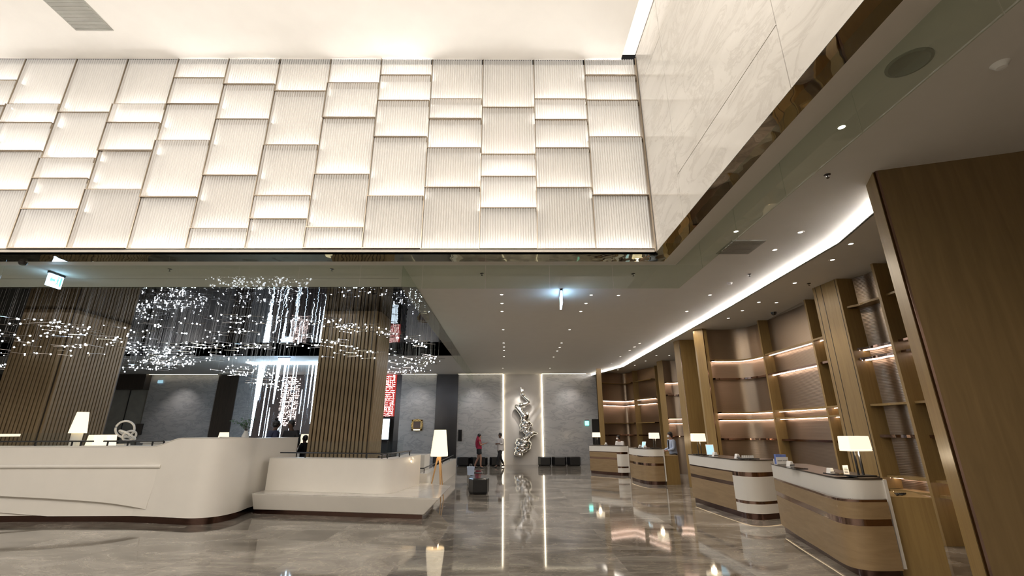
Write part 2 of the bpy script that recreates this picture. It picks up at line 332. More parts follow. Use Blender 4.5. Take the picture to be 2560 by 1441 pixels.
# plaster relief panel with ripples
def relief():
    m = MB(); nx, nz = 60, 130; vs = []; fs = []
    for j in range(nz+1):
        for i in range(nx+1):
            u = i/nx; v = j/nz; x = xs1+.05+(xs2-xs1-.1)*u; z = ZL*v
            d = 0
            a = math.exp(-((u-.22)/.22)**2-((v-.78)/.14)**2); d += a*math.sin(52*(v-.35*u+.25*u*u*2))*.035
            a = math.exp(-((u-.82)/.2)**2-((v-.57)/.13)**2); d += a*math.sin(52*(v-.55*u))*.035
            vs.append((x, YB-.05-d, z))
    for j in range(nz):
        for i in range(nx): a = j*(nx+1)+i; fs.append((a, a+1, a+nx+2, a+nx+1))
    return m.add(vs, fs)
struct('wall_back', relief(), MT['beige'], smooth=True)
for k, (xx, s) in enumerate(((xs1, 'left'), (xs2, 'right'))):
    tag(MB().box(xx-.035, xx+.035, YB-.10, YB-.04, 0, ZL-.02).build('light_strip', MT['ledw'], origin=(xx, YB, 0)), 'tall warm light strip on the %s side of the chrome sculpture' % s, 'light strip', 'light strips beside the sculpture')
for x0, x1, nm in ((fx(1002), fx(1090), 'over the marble panel with the gold frame'), (fx(1145), xs1, 'over the marble left of the sculpture'), (xs2, fx(1466), 'over the marble right of the sculpture'), (fx(368), fx(540), 'over the grey marble left of the dark wooden strip')):
    tag(MB().box(x0, x1, YB-.3, YB-.26, ZL-.012, ZL-.002).build('wall_washer', MT['ledw'], origin=(x0, YB-.3, ZL)), 'thin ceiling light line '+nm, 'light strip')
spot((onY(1305, 960, YB).x, YB-1.6, ZL-.05), 260, 34, (1, .95, .9), (math.radians(38), 0, 0), .8)
spot((onY(1300, 960, YB).x, YB-2.4, ZL-.05), 110, 60, (1, .95, .9), (math.radians(42), 0, 0), .9)
for px in (1190, 1420, 1046, 460): spot((fx(px), YB-1.2, ZL-.05), 70, 85, (1, .93, .88), (math.radians(18), 0, 0), .9)

# ------------------------------------------------------------------ ribbed glass wall
ybnd = {11: [192, 253, 345, 490], 10: [250, 301, 371, 470], 9: [271, 388, 443, 521], 8: [250, 300, 371, 470], 7: [192, 255, 345, 492],
        6: [210, 297, 437, 570], 5: [230, 365, 492, 549], 4: [214, 300, 440, 572], 3: [197, 262, 353, 495], 2: [262, 310, 379, 475],
        1: [282, 397, 449, 525], 0: [262, 310, 380, 476], -1: [202, 266, 345, 437], -2: [230, 330, 400, 520]}
Wc = 1.087
ordn = ['top', 'second', 'third', 'fourth', 'bottom']
coln = ['first', 'second', 'third', 'fourth', 'fifth', 'sixth', 'seventh', 'eighth', 'ninth', 'tenth', 'eleventh', 'twelfth', 'thirteenth', 'fourteenth']
xleft_of = lambda c: X0+Wc*(c-11)-Wc
for c in range(-2, 12):
    x0 = xleft_of(c); x1 = x0+Wc
    pxc = 1280+F*((x0+x1)/2)/(YT*_cp+3.5*_sp)
    zs = [ZT-.01]+[onY(pxc, y, YT).z for y in ybnd[c]]+[ZL+.07]
    for k in range(5):
        zt_, zb_ = zs[k], zs[k+1]; h = zt_-zb_
        off = random.choice((0, .012, .03)); rows = 22
        t = thing('ribbed_glass_panel', 'ribbed glass wall panel, %s one in the %s column from the marble corner' % (ordn[k], coln[11-c]), 'panel', ((x0+x1)/2, YT, zb_), 'ribbed glass panels on the bright wall')
        m = MB(); wv = (Wc-.03)/rows
        for r in range(rows):
            xa = x0+.015+r*wv; g = wv*.16; n = 5; rad = (wv-g)/2; prev = None; vs = []
            for q in range(n+1):
                a = PI*q/n; vs += [(xa+g/2+rad-rad*math.cos(a), YT-off-.9*rad*math.sin(a), zb_+.02), (xa+g/2+rad-rad*math.cos(a), YT-off-.9*rad*math.sin(a), zt_-.015)]
            m.add(vs, [(2*q, 2*q+2, 2*q+3, 2*q+1) for q in range(n)], 0)
            m.add([(xa-g/2, YT-off+.012, zb_+.02), (xa+g/2, YT-off+.012, zb_+.02), (xa+g/2, YT-off+.012, zt_-.015), (xa-g/2, YT-off+.012, zt_-.015)], [(0, 1, 2, 3)], 1)
        s = min(2, max(0, int(random.random()*1.9+(1 if h < .75 else 0))))
        m.build('ribbed_glass', [TILES[s], MT['gap']], t, smooth=True)
        MB().box(x0+.004, x1-.004, YT-off-.03, YT+.138, zb_-.008, zb_+.008).box(x0+.002, x0+.014, YT-off-.025, YT+.06, zb_, zt_-.01).build('metal_frame', MT['frame'], t)
        MB().box(x0+.03, x1-.03, YT+.05, YT+.08, zb_+.0085, zb_+.012).build('light_strip', MT['ledt%d' % s], t)
struct('trim_6', MB().box(-34, XM, YT-.02, YT+.1, ZL, ZL+.05), MT['cream'])
struct('trim_7', MB().box(XM-.04, XM-.01, YT-.05, YT+.1, ZL, ZT), MT['frame'])

# ------------------------------------------------------------------ hanging glass baffles
bx = [onY(x, 666, YG).x for x in (-60, 12, 157, 300, 450, 600, 750, 903, 1058, 1214, 1373, 1530)]+[XG]
for i in range(len(bx)-1):
    tag(MB().box(bx[i]+.005, bx[i+1]-.005, YG-.006, YG+.006, ZG, ZL-.005).build('glass_baffle', MT['glass'], origin=(bx[i], YG, ZG)),
        'hanging clear glass pane below the bright wall, %s from the left end' % coln[i], 'glass pane', 'glass panes along the back edge of the void')
by = [onX(x, y, XG).y for x, y in ((1748, 610), (1833, 527), (1949, 413), (2129, 233), (2500, 10))]
by = [YG]+by+[by[-1]-1.3, -1.5]
for i in range(len(by)-1):
    tag(MB().box(XG-.006, XG+.006, by[i+1]+.005, by[i]-.005, ZG, ZL-.005).build('glass_baffle', MT['glass'], origin=(XG, by[i], ZG)),
        'hanging clear glass pane under the marble wall, %s from the corner' % coln[i], 'glass pane', 'glass panes along the right edge of the void')
dy = [YG+.02]+[YG+2.0*k for k in range(1, 9)]+[YB-.1]
for i in range(len(dy)-1):
    tag(MB().box(X2+.02, X2+.032, dy[i]+.005, dy[i+1]-.005, ZG, ZL-.005).build('glass_baffle', MT['glass'], origin=(X2, dy[i], ZG)),
        'hanging glass pane running back beside the sparkling chandelier, %s from the front' % coln[i], 'glass pane', 'glass panes running back beside the chandelier')

# ------------------------------------------------------------------ ceiling fittings
def downlight(p, n, where, e=0, r=.075):
    t = thing('downlight', 'small round recessed downlight '+where, 'downlight', p, 'downlights '+where)
    MB().lathe([(r*.7, -.002), (r, -.006), (r*1.15, -.004), (r*1.15, .0)], p, 18).build('rim', MT['ceil'] if r < .06 else MT['chrome'], t, smooth=True)
    MB().lathe([(0, -.0005), (r*.72, -.003)], p, 18).build('lens', MT['lens'], t)
    if e: spot((p[0], p[1], p[2]-.03), e, 75)
zone = {
 'in the near left row under the glass corner': ([(1254, 737), (1255, 759), (1255, 779), (1258, 825), (1259, 858), (1260, 868), (1260, 877), (1260, 892), (1257, 921)], ZL, 25),
 'right of the hanging sign': ([(1546, 739), (1478, 738), (1465, 759), (1452, 779), (1424, 825), (1404, 858), (1399, 869), (1393, 878), (1384, 893), (1375, 921)], ZL, 25),
 'beside the bright cove strip': ([(1840, 579), (2001, 581), (1937, 625), (1775, 738), (1717, 779), (1599, 859), (1586, 868), (1574, 877), (1551, 892), (1529, 909)], ZL, 30),
 'over the reception desks': ([(2127, 610), (2081, 650), (1987, 708), (1941, 757), (1897, 756), (1856, 777), (1821, 796), (1673, 869+20), (1641, 889), (1614, 903), (1587, 914), (1545, 925)], ZR, 45)}
for where, (L_, z, e) in zone.items():
    for i, (x, y) in enumerate(L_):
        p = onZ(x, y, z); downlight(tuple(p), i, where, e if (i % 2 == 0 or z == ZR) else 0, .052)
p = onZ(2104, 318, ZL); downlight(tuple(p), 0, 'seen through the right glass panes, nearest the camera', 30, .05)
p = onZ(2272, 157, ZL)
tag(MB().lathe([(0, -.004), (.14, -.004), (.15, -.012), (.175, -.008), (.175, 0)], p, 28).build('ceiling_speaker', MT['grille'], origin=p, smooth=True), 'round grey ceiling speaker grille seen through the right glass panes', 'speaker')
for (x, y, z, lb) in ((1173-80, 0, 0, ''),):
    pass
def sprinkler(px, py, z, lb):
    p = onZ(px, py, z)
    tag(MB().lathe([(0, -.05), (.018, -.05), (.02, -.046), (.006, -.04), (.008, -.012), (.04, -.006), (.04, 0)], p, 14).build('sprinkler', MT['steel'], origin=p, smooth=True), lb, 'sprinkler')
sprinkler(2068, 437, ZL, 'small ceiling sprinkler near the tall wood column')
sprinkler(2022, 709, ZR, 'small ceiling sprinkler above the second reception desk')
sprinkler(1873, 686, ZL, 'small ceiling sprinkler left of the cove strip')
sprinkler(1205, 684, ZL, 'small ceiling sprinkler behind the glass pane left of the hanging sign')
sprinkler(1583, 685, ZL, 'small ceiling sprinkler behind the glass pane near the glass corner')
sprinkler(425, 673, ZL, 'small ceiling sprinkler behind the glass pane left of the chandelier strings')
sprinkler(830, 673, ZL, 'small ceiling sprinkler behind the glass above the fluted column')
p = onZ(1934, 781, ZR)
tag(MB().lathe([(0, -.09), (.05, -.075), (.07, -.03), (.075, 0)], p, 18).build('dome_camera', MT['blackg'], origin=p, smooth=True), 'black dome camera on the ceiling above the curved bronze shelving', 'camera')
p = onZ(58, 656, ZL)
tag(MB().lathe([(0, -.07), (.05, -.055), (.07, -.02), (.075, 0)], p, 18).build('dome_camera', MT['blackg'], origin=p, smooth=True), 'black dome camera on the cream soffit at the left edge', 'camera')
p = onZ(1824, 707, ZL)
tag(MB().lathe([(0, -.05), (.04, -.045), (.06, -.01), (.06, 0)], p, 18).build('smoke_detector', MT['paper'], origin=p, smooth=True), 'white smoke detector left of the cove strip', 'smoke detector')
p = onZ(2500, 160, ZL)
tag(MB().lathe([(0, -.05), (.04, -.045), (.06, -.01), (.07, 0)], p, 18).build('smoke_detector', MT['paper'], origin=p, smooth=True), 'white smoke detector on the ceiling at the top right', 'smoke detector')
# ceiling grilles
def grille(name, a, c, z, lb, n=14):
    t = thing(name, lb, 'vent', ((a[0]+c[0])/2, (a[1]+c[1])/2, z))
    MB().box(a[0], c[0], a[1], c[1], z-.012, z-.001).build('frame', MT['grille'], t)
    m = MB(); 
    for i in range(n): y = a[1]+(c[1]-a[1])*(i+.5)/n; m.box(a[0]+.03, c[0]-.03, y-.012, y+.012, z-.02, z-.012)
    m.build('louvre', MT['grille'], t)
a = onZ(190, 75, ZT); c = onZ(283, 74, ZT); grille('air_vent', (a.x, a.y-3.2), (c.x, a.y), ZT, 'long grey air vent in the upper ceiling at the top left', 40)
a = onZ(1790, 634, ZL); c = onZ(1920, 600, ZL); grille('air_vent', (onZ(1790, 634, ZL).x, c.y), (onZ(1870, 635, ZL).x, a.y), ZL, 'square grey air vent in the low ceiling left of the cove strip', 16)
a = onZ(1925, 798, ZR); c = onZ(2005, 757, ZR)
tag(MB().prism([(a.x-.04, a.y), (c.x-.04, c.y), (c.x+.04, c.y), (a.x+.04, a.y)], ZR-.006, ZR-.001).build('linear_diffuser', MT['gap'], origin=a), 'thin linear air slot in the ceiling above the flat bronze panel', 'vent')
# exit signs
def exitsign(pc, w_, h_, rotz, lb, matf, glyph=True):
    t = thing('exit_sign', lb, 'sign', pc, None, rotz)
    W0 = Vector(pc); B = lambda: MB()
    m = MB().box(-w_/2, w_/2, -.02, .02, -h_, -.03); o = m.build('light_box', matf, None); o.parent = t
    m = MB().box(-w_/2-.02, w_/2+.02, -.026, .026, -.045, -.0); o = m.build('housing', MT['blackm'], None); o.parent = t
    if glyph:
        g = MB(); hh = h_-.06; cz = -.045-hh/2
        for sy in (-1, 1):
            y = sy*.022
            g.add([(-w_*.42, y, cz), (-w_*.28, y, cz+hh*.28), (-w_*.28, y, cz+hh*.1), (-w_*.05, y, cz+hh*.1), (-w_*.05, y, cz-hh*.1), (-w_*.28, y, cz-hh*.1), (-w_*.28, y, cz-hh*.28)], [tuple(range(7))])
            # doorway and running figure
            g.add([(w_*.28, y, cz-hh*.4), (w_*.42, y, cz-hh*.4), (w_*.42, y, cz+hh*.4), (w_*.28, y, cz+hh*.4)], [(0, 1, 2, 3)])
            for (xa, za, xb, zb, th) in ((.14, .2, .14, -.08, .05), (.14, .12, .05, .0, .025), (.14, .12, .22, .05, .025), (.14, -.08, .06, -.35, .03), (.14, -.08, .22, -.33, .03)):
                d = Vector((xb-xa, 0, zb-za)).normalized(); n_ = Vector((-d.z, 0, d.x))*th*w_
                A = Vector((xa*w_, y, cz+za*hh)); Bp = Vector((xb*w_, y, cz+zb*hh)); g.add([A-n_, Bp-n_, Bp+n_, A+n_], [(0, 1, 2, 3)])
            g.add([(w_*.15+.02*math.cos(a*PI/4), y, cz+hh*.33+.02*math.sin(a*PI/4)) for a in range(8)], [tuple(range(8))])
        o = g.build('pictogram', MT['exitg'], None); o.parent = t
    return t
pa, pb = onZ(116, 674, ZL), onZ(168, 693, ZL); pe = (pa+pb)/2; exitsign((pe.x, pe.y, ZL), (pb-pa).length*.66, .30, math.atan2(pb.y-pa.y, pb.x-pa.x), 'bright blue-white exit sign with a green arrow hanging at the left', MT['exitw'])
pe = onZ(1402, 732, ZL); exitsign((pe.x, pe.y, ZL-.0), .6, .34, math.radians(86), 'thin glowing hanging sign seen edge on in the ceiling middle', MT['exitw'])
pe = onY(1471, 1050, YB-.5); exitsign((pe.x-.02, YB-.086, pe.z+.0), .2, .3, 0, 'small green exit sign beside the dark doorway on the far wall', MT['exitc'], False)
pe = onZ(711, 893, ZL); exitsign((pe.x, pe.y, ZL), .5, .3, 0, 'bright white sign hanging above the light curtain', MT['exitw'], False)
pe = onY(401, 955, YB-.1); tag(MB().box(pe.x-.13, pe.x+.13, YB-.14, YB-.08, pe.z-.08, pe.z+.08).build('wall_sign', MT['tablet'], origin=pe), 'small blue sign on the grey marble panel at the left', 'sign')
# ------------------------------------------------------------------ columns at the left
def fluted(name, lb, x0, x1, y0, y1, side=True):
    t = thing(name, lb, 'column', ((x0+x1)/2, y0, 0))
    MB().box(x0, x1, y0, y1, 0, Z2).build('core', MT['darkwood'], t)
    m = MB(); n = round((x1-x0)/.108); w_ = (x1-x0)/n
    for i in range(n): m.box(x0+i*w_+w_*.14, x0+(i+1)*w_-w_*.14, y0-.07, y0, 0, Z2)
    k = int((y1-y0)/w_)
    for i in range(k): m.box(x1, x1+.07, y0+i*w_+w_*.14, y0+(i+1)*w_-w_*.14, 0, Z2)
    m.build('wood_slats', MT['woodslat'], t, bevel=.01)
a = onZ(812, 779, Z2); c = onZ(948, 779, Z2); fluted('fluted_column', 'wood slatted column right of the light curtain, standing behind the bench', a.x, c.x, a.y, a.y+1.3)
a = onZ(66, 775, Z2); c = onZ(189, 775, Z2); fluted('fluted_column', 'wide wood slatted column at the left edge of the lounge', a.x, c.x, a.y, a.y+2.1)
a = onZ(-60, 800, Z2)

# ------------------------------------------------------------------ light curtain and mosaic walls
Yc_ = 21.6; t = thing('light_curtain', 'hanging curtain of glowing blue white rods behind the bar', 'light sculpture', (onY(715, 900, Yc_).x, Yc_, 0))
MB().box(onY(618, 903, Yc_).x, onY(800, 905, Yc_).x, Yc_-.1, Yc_+.5, ZL-.05, ZL-.003).build('ceiling_plate', MT['ledb'], t)
rods = [(648, 905, 623, 1090, 9), (655, 905, 640, 1000, 6), (660, 960, 640, 1090, 5), (697, 905, 688, 1010, 7), (703, 905, 697, 985, 4), (712, 960, 690, 1095, 4), (707, 985, 684, 1060, 3), (728, 905, 722, 980, 2), (734, 905, 728, 960, 2),
        (791, 905, 775, 1060, 7), (783, 905, 772, 1020, 3), (668, 1035, 655, 1095, 6), (676, 1020, 670, 1065, 3), (757, 975, 749, 1035, 4), (700, 1030, 693, 1095, 5), (720, 905, 700, 1095, 1), (680, 905, 660, 1095, 1), (740, 905, 728, 1095, 1), (770, 905, 758, 1095, 1)]
for i, (xa, ya_, xb, yb_, wd) in enumerate(rods):
    A = onY(xa, ya_, Yc_); Bq = onY(xb, yb_, Yc_); xm = (A.x+Bq.x)/2; yy = Yc_+random.uniform(-.1, .4); r = wd*.0135
    MB().tube([(xm, yy, A.z if A.z < ZL-.05 else ZL-.05), (xm, yy, (A.z+Bq.z)/2), (xm, yy, Bq.z)], r*(1.0 if A.z > 4.9 else .3), 8, r2=r*.25).build('glowing_rod', MT['ledb'], t, smooth=True)
m = MB()
for i in range(70):
    x = random.uniform(onY(622, 903, Yc_).x, onY(800, 903, Yc_).x); m.tube([(x, Yc_+random.uniform(-.05, .45), ZL-.05), (x, Yc_+.2, random.uniform(.8, 3))], .005, 4)
tag(m.build('fine_rods', MT['glassc'], t), kind='stuff')
struct('wall_back', MB().box(-14.75, -11.2, YB-.02, YB+.1, 0, ZL), MT['brown'])
def mosaic(name, lb, x0, x1, z0, z1, y, dens, base, n):
    t = thing(name, lb, 'artwork', ((x0+x1)/2, y, z0)); MB().box(x0, x1, y, y+.05, z0, z1).build('backing', base, t)
    m = MB(); cw = .115; nx = int((x1-x0)/cw); nz = int((z1-z0)/cw)
    for i in range(nx):
        for j in range(nz):
            if random.random() < dens:
                cx_, cz = x0+(i+.5)*cw, z0+(j+.5)*cw; L = random.choice((.05, .07)); hz = random.random() < .5; w_ = .014
                m.box(cx_-(L if hz else w_), cx_+(L if hz else w_), y-.02, y, cz-(w_ if hz else L), cz+(w_ if hz else L))
                if random.random() < .5: m.box(cx_-L, cx_-L+2*w_, y-.02, y, cz-L, cz)
    tag(m.build('white_tiles', MT['moswht'], t), kind='stuff')
mosaic('mosaic_artwork', 'tall red mosaic artwork with white strokes right of the slatted column', fx(946)-.1, fx(989), 2.6, ZL-.02, YB-.08, .92, MT['mosred'], 0)
mosaic('mosaic_artwork', 'brown mosaic artwork with white strokes behind the glowing light curtain', onY(703, 1000, YB).x, onY(752, 1000, YB).x, 2.1, ZL-.1, YB-.08, .8, MT['brown'], 0)
t = thing('wall_screen', 'bright white screen under the red mosaic artwork', 'screen', (-7.05, YB-.1, 1.3))
MB().box(fx(935), fx(982), YB-.14, YB-.08, 1.3, 2.52).build('bezel', MT['blackm'], t)
MB().box(fx(935)+.05, fx(982)-.05, YB-.145, YB-.14, 1.36, 2.46).build('display', MT['screen'], t)
t = thing('wall_frame', 'small ornate gold frame on the grey marble far wall', 'picture frame', tuple(onY(1042, 1063, YB-.1)))
a = onY(1030, 1050, YB-.1); c = onY(1055, 1077, YB-.1); f = MB(); r = .1
f.box(a.x, c.x, YB-.13, YB-.06, a.z-r, a.z).box(a.x, c.x, YB-.13, YB-.06, c.z, c.z+r).box(a.x, a.x+r, YB-.13, YB-.06, c.z, a.z).box(c.x-r, c.x, YB-.13, YB-.06, c.z, a.z)
for k in range(24):
    q = k/24*2*PI; f.ball(((a.x+c.x)/2+.3*math.cos(q)*1.0, YB-.12, (a.z+c.z)/2+.3*math.sin(q)), .05, .03, .05, 8)
f.build('ornate_rim', MT['gold'], t, bevel=.01); MB().box(a.x+r, c.x-r, YB-.11, YB-.07, c.z+r, a.z-r).build('picture', MT['brown'], t)
MB().box(a.x+.12, c.x-.12, YB-.15, YB-.13, c.z+.02, c.z+.05).build('picture_light', MT['ledw'], t)
a = onY(1146, 1075, YB-.1); c = onY(1152, 1103, YB-.1)
tag(MB().box(a.x, c.x+.05, YB-.12, YB-.06, c.z, a.z).build('wall_plate', MT['blackg'], origin=a), 'narrow black plate on the marble wall beside the dark metal strip', 'plate')
a = onY(342, 1060, YB-.1); c = onY(352, 1088, YB-.1)
tag(MB().box(a.x, c.x, YB-.12, YB-.06, c.z, a.z).build('wall_plate', MT['blackg'], origin=a), 'black upright plate at the left edge of the grey marble panel', 'plate')

# ------------------------------------------------------------------ chandelier
ch = thing('rod_chandelier', 'huge swarm chandelier of fine glass rods with sparkling white tips over the lounge', 'chandelier', (-8, 14, Z2))
streams = [([(215, 915, 16), (260, 880, 16), (330, 868, 15.5), (400, 885, 15), (430, 870, 15)], 22, 130), ([(225, 930, 16.5), (300, 925, 16), (400, 912, 16), (480, 905, 16)], 10, 80), ([(560, 925, 16), (620, 935, 16.3), (660, 950, 16.6), (705, 975, 17)], 12, 32),
 ([(270, 850, 12), (330, 830, 12), (400, 812, 12), (520, 795, 11.8), (640, 800, 12), (760, 800, 12), (860, 815, 12.4), (960, 832, 12.6)], 12, 85),
 ([(410, 880, 13), (520, 865, 13), (640, 868, 13), (760, 865, 13), (870, 880, 13.2), (960, 893, 13.4)], 14, 75), ([(400, 895, 15), (540, 905, 15.2), (620, 915, 15.5), (680, 940, 16.5), (700, 960, 17)], 18, 60),
 ([(0, 812, 11), (80, 805, 11), (140, 810, 11), (215, 825, 11)], 8, 22), ([(0, 835, 11.5), (60, 845, 11.5), (140, 835, 11.5), (210, 840, 12)], 10, 22), ([(0, 865, 12.5), (90, 862, 12.5), (150, 870, 12.5), (230, 860, 13)], 8, 20),
 ([(0, 890, 13), (80, 885, 13), (160, 890, 13.5), (215, 885, 14)], 8, 20), ([(5, 915, 14), (60, 925, 14), (110, 912, 14.2), (150, 918, 14.2), (190, 912, 14.5)], 8, 22),
 ([(960, 835, 13), (1010, 845, 13.5), (1060, 862, 14), (1085, 890, 14.5), (1080, 905, 15)], 5, 28), ([(1080, 890, 15), (1055, 922, 16), (1020, 928, 16.5), (990, 932, 16.5), (960, 925, 16.5)], 5, 28),
 ([(450, 835, 12.5), (560, 830, 12.4), (700, 840, 12.5), (820, 850, 12.6), (900, 872, 12.8)], 10, 40), ([(960, 880, 15), (1000, 900, 15.5), (1040, 905, 15.5)], 10, 18), ([(970, 905, 16.5), (1020, 915, 16.5), (1070, 905, 16)], 10, 18)]
rodl = []
for pts, sp, n in streams:
    P = smoothpath([(a, b_, c) for a, b_, c in pts], 8)
    for k in range(n):
        q = P[min(len(P)-1, int(random.random()*len(P)))]; px, py, Y = q[0]+random.gauss(0, sp*.7), q[1]+random.gauss(0, sp*.6), q[2]+random.uniform(-.7, .7)
        p = onY(px, py, Y)
        if p.x > X2-.25 or p.z > Z2-.3: continue
        rodl.append(p)
rodl.sort(key=lambda p: p.length)
def rodgeo(m, tp, p):
    a = random.gauss(.25, .35); L = random.uniform(.28, .42); d = Vector((math.cos(a), math.sin(a), random.uniform(-.15, .12)))
    if random.random() < .5: d = -d
    q = p+d*L; m.tube([p, q], .007, 5, 0); mid = p+d*L*.35; m.tube([mid, (mid.x, mid.y, Z2)], .0016, 3, 1); tp.ball(p, .021, seg=6)
    if random.random() < .2: tp.ball(q, .012, seg=6)
for p in rodl[:100]:
    m = MB(); tp = MB(); rodgeo(m, tp, p); o = m.build('glass_rod', [MT['chrome'], MT['paper']], ch); tp.build('lit_tip', MT['tip'], o)
m = MB(); tp = MB()
for p in rodl[100:]: rodgeo(m, tp, p)
for k in range(120):
    x = random.uniform(-13, -3); y = random.uniform(10.4, 17); m.tube([(x, y, random.uniform(3.6, 4.6)), (x, y, Z2)], .0014, 3, 1)
o = tag(m.build('glass_rods', [MT['chrome'], MT['paper']], ch), kind='stuff'); tag(tp.build('lit_tips', MT['tip'], ch), kind='stuff')

cc = thing('crystal_chandelier', 'large crystal chandelier of the atrium, seen only as a sparkling reflection in the hanging glass', 'chandelier', (-11.3, -2.6, ZT))
MB().box(-13.2, -9.3, -3.9, -1.2, ZT-.06, ZT).build('ceiling_plate', MT['frame'], cc)
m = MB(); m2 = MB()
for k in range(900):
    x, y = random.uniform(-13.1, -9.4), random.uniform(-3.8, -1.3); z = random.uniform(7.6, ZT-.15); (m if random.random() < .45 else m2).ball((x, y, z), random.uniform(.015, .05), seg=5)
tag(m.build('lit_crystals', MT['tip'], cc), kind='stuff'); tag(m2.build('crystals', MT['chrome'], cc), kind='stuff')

# ------------------------------------------------------------------ left counter, tiers, bench
def strip(mb, pts, zb, zt, mi=0):
    """vertical sheet along 2D points, zb/zt lists or numbers"""
    n = len(pts); B_ = zb if isinstance(zb, list) else [zb]*n; T_ = zt if isinstance(zt, list) else [zt]*n
    vs = [(p[0], p[1], B_[i]) for i, p in enumerate(pts)]+[(p[0], p[1], T_[i]) for i, p in enumerate(pts)]
    return mb.add(vs, [(i, i+1, n+i+1, n+i) for i in range(n-1)], mi)
def wallband(mb, pts, th, zb, zt):
    """thick band following a 2D path with variable top"""
    n = len(pts); o_ = offset(pts, th); T_ = zt if isinstance(zt, list) else [zt]*n; B_ = zb if isinstance(zb, list) else [zb]*n
    vs = []
    for i in range(n): vs += [(pts[i][0], pts[i][1], B_[i]), (pts[i][0], pts[i][1], T_[i]), (o_[i][0], o_[i][1], T_[i]), (o_[i][0], o_[i][1], B_[i])]
    fs = [(0, 1, 2, 3), tuple(4*(n-1)+k for k in (3, 2, 1, 0))]
    for i in range(n-1):
        a = 4*i; c = a+4
        for k in range(4): k2 = (k+1) % 4; fs.append((a+k, c+k, c+k2, a+k2))
    return mb.add(vs, fs)
t = thing('bar_counter', 'long cream sculpted bar counter with a raised curved end', 'counter', (-8, 10.6, 0))
ctr = [(p.x, p.y) for p in smoothpath([(-16, 10.5, 0), (-13, 10.5, 0), (-10.6, 10.5, 0), (-8.6, 10.48, 0), (-7.55, 10.33, 0), (-6.9, 10.18, 0), (-6.37, 10.09, 0), (-6.02, 10.3, 0), (-5.92, 10.8, 0), (-6.0, 11.5, 0), (-5.92, 12.3, 0), (-5.78, 13.0, 0)], 8)]
def toph(x, y):
    if y > 10.25 and x > -6.5: return 1.675-.04*min(1, (y-10.25)/1.2)
    s = max(0, min(1, (x+7.75)/.75)); s = s*s*(3-2*s); return 1.49+.175*s
tops_ = [toph(*p) for p in ctr]
m = MB(); wallband(m, ctr, .5, .13, tops_); m.build('counter_body', MT['white'], t, smooth=True)
m = MB(); wallband(m, offset(ctr, -.008), .51, [z-.004 for z in tops_], [z+.012 for z in tops_]); m.build('counter_top_edge', MT['whited'], t, smooth=True)
m = MB(); wallband(m, offset(ctr, .04), .4, 0, .13); m.build('plinth', MT['plinth'], t, smooth=True)
# overlapping front skins with a rolled ledge and curved lower edges
yw = 10.52
def skin_layer(name, topc, botc, d, xr_top, xr_bot):
    """one skin between two curves given as (x, z) lists"""
    m = MB(); n = len(topc); vs = []
    for (xa, za), (xb, zb_) in zip(topc, botc):
        vs += [(xa, yw-d, za), (xb, yw-d, zb_), (xb, yw-d+.05, zb_), (xa, yw-d+.05, za)]
    fs = [tuple(4*(n-1)+k for k in range(4)), (3, 2, 1, 0)]
    for i in range(n-1):
        a = 4*i; c = a+4
        for k in range(4): k2 = (k+1) % 4; fs.append((a+k, a+k2, c+k2, c+k))
    m.add(vs, fs).build(name, MT['white'], t)
def curve(pts, n=30):
    P = [(onY(x, y, yw-.15).x, onY(x, y, yw-.15).z) for x, y in pts]; sm = smoothpath([(x, z, 0) for x, z in P], 10); return [(p.x, p.y) for p in sm]
c1 = curve([(-420, 1222), (-100, 1232), (0, 1240), (120, 1246), (250, 1255), (320, 1264), (368, 1273)])
c2 = curve([(-420, 1262), (-100, 1270), (0, 1276), (60, 1280), (100, 1290), (126, 1299)])
tp_ = onY(405, 1160, yw-.15); n1 = len(c1)
top1 = [(c1[0][0]+(tp_.x-c1[0][0])*i/(n1-1), 1.09) for i in range(n1)]
skin_layer('upper_skin', top1, c1, .20, 0, 0)
n2 = len(c1); bot2 = [(c1[0][0]+(onY(360, 1300, yw-.1).x-c1[0][0])*i/(n2-1), .13) for i in range(n2)]
skin_layer('middle_skin', [(x, z+.03) for x, z in c1], [(x, max(z, (c2[0][1]+(c2[min(len(c2)-1, i)][1]-c2[0][1])) if i < len(c2) and x < c2[-1][0] else .13)) for i, (x, z) in enumerate(bot2)], .13, 0, 0)
n3 = len(c2); c3_ = [(x, z) for x, z in c2 if z > .15]; skin_layer('lower_skin', c3_, [(x, .135) for x, z in c3_], .10, 0, 0)
MB().tube([(-16, yw-.2, 1.10), (-10, yw-.2, 1.10), (tp_.x+.03, yw-.2, 1.095)], .042, 12).build('rolled_ledge', MT['white'], t, smooth=True)
# second tier (planter wall behind the bench) and bench
t = thing('lounge_wall', 'rounded cream upper tier behind the cream bench', 'low wall', (-4, 11.2, .4))
tier = [(p.x, p.y) for p in smoothpath([(-5.84, 11.72, 0), (-5.0, 11.5, 0), (-3.6, 11.15, 0), (-3.05, 10.98, 0), (-2.75, 11.05, 0), (-2.6, 11.4, 0), (-2.48, 12.2, 0), (-2.4, 13.0, 0)], 8)]
wallband(MB(), tier, .35, .457, 1.17).build('wall_body', MT['white'], t, smooth=True)
b2 = wallband(MB(), offset(tier, -.005), .36, 1.17, 1.19).build('wall_cap', MT['whited'], t, smooth=True)
t = thing('bench', 'low cream stone bench with a slanted end at the lounge corner', 'bench', (-3.5, 10.9, 0))
m = MB(); A = [(-5.86, 11.35), (-1.82, 10.55), (-1.9, 12.6), (-2.3, 13.2), (-5.86, 12.2)]; Bt = [(-5.86, 11.187), (-1.48, 10.32), (-1.5, 12.56), (-2.3, 13.2), (-5.86, 12.2)]
m.prism(A, .1, .44, top=Bt); m.build('bench_body', MT['white'], t, bevel=.015)
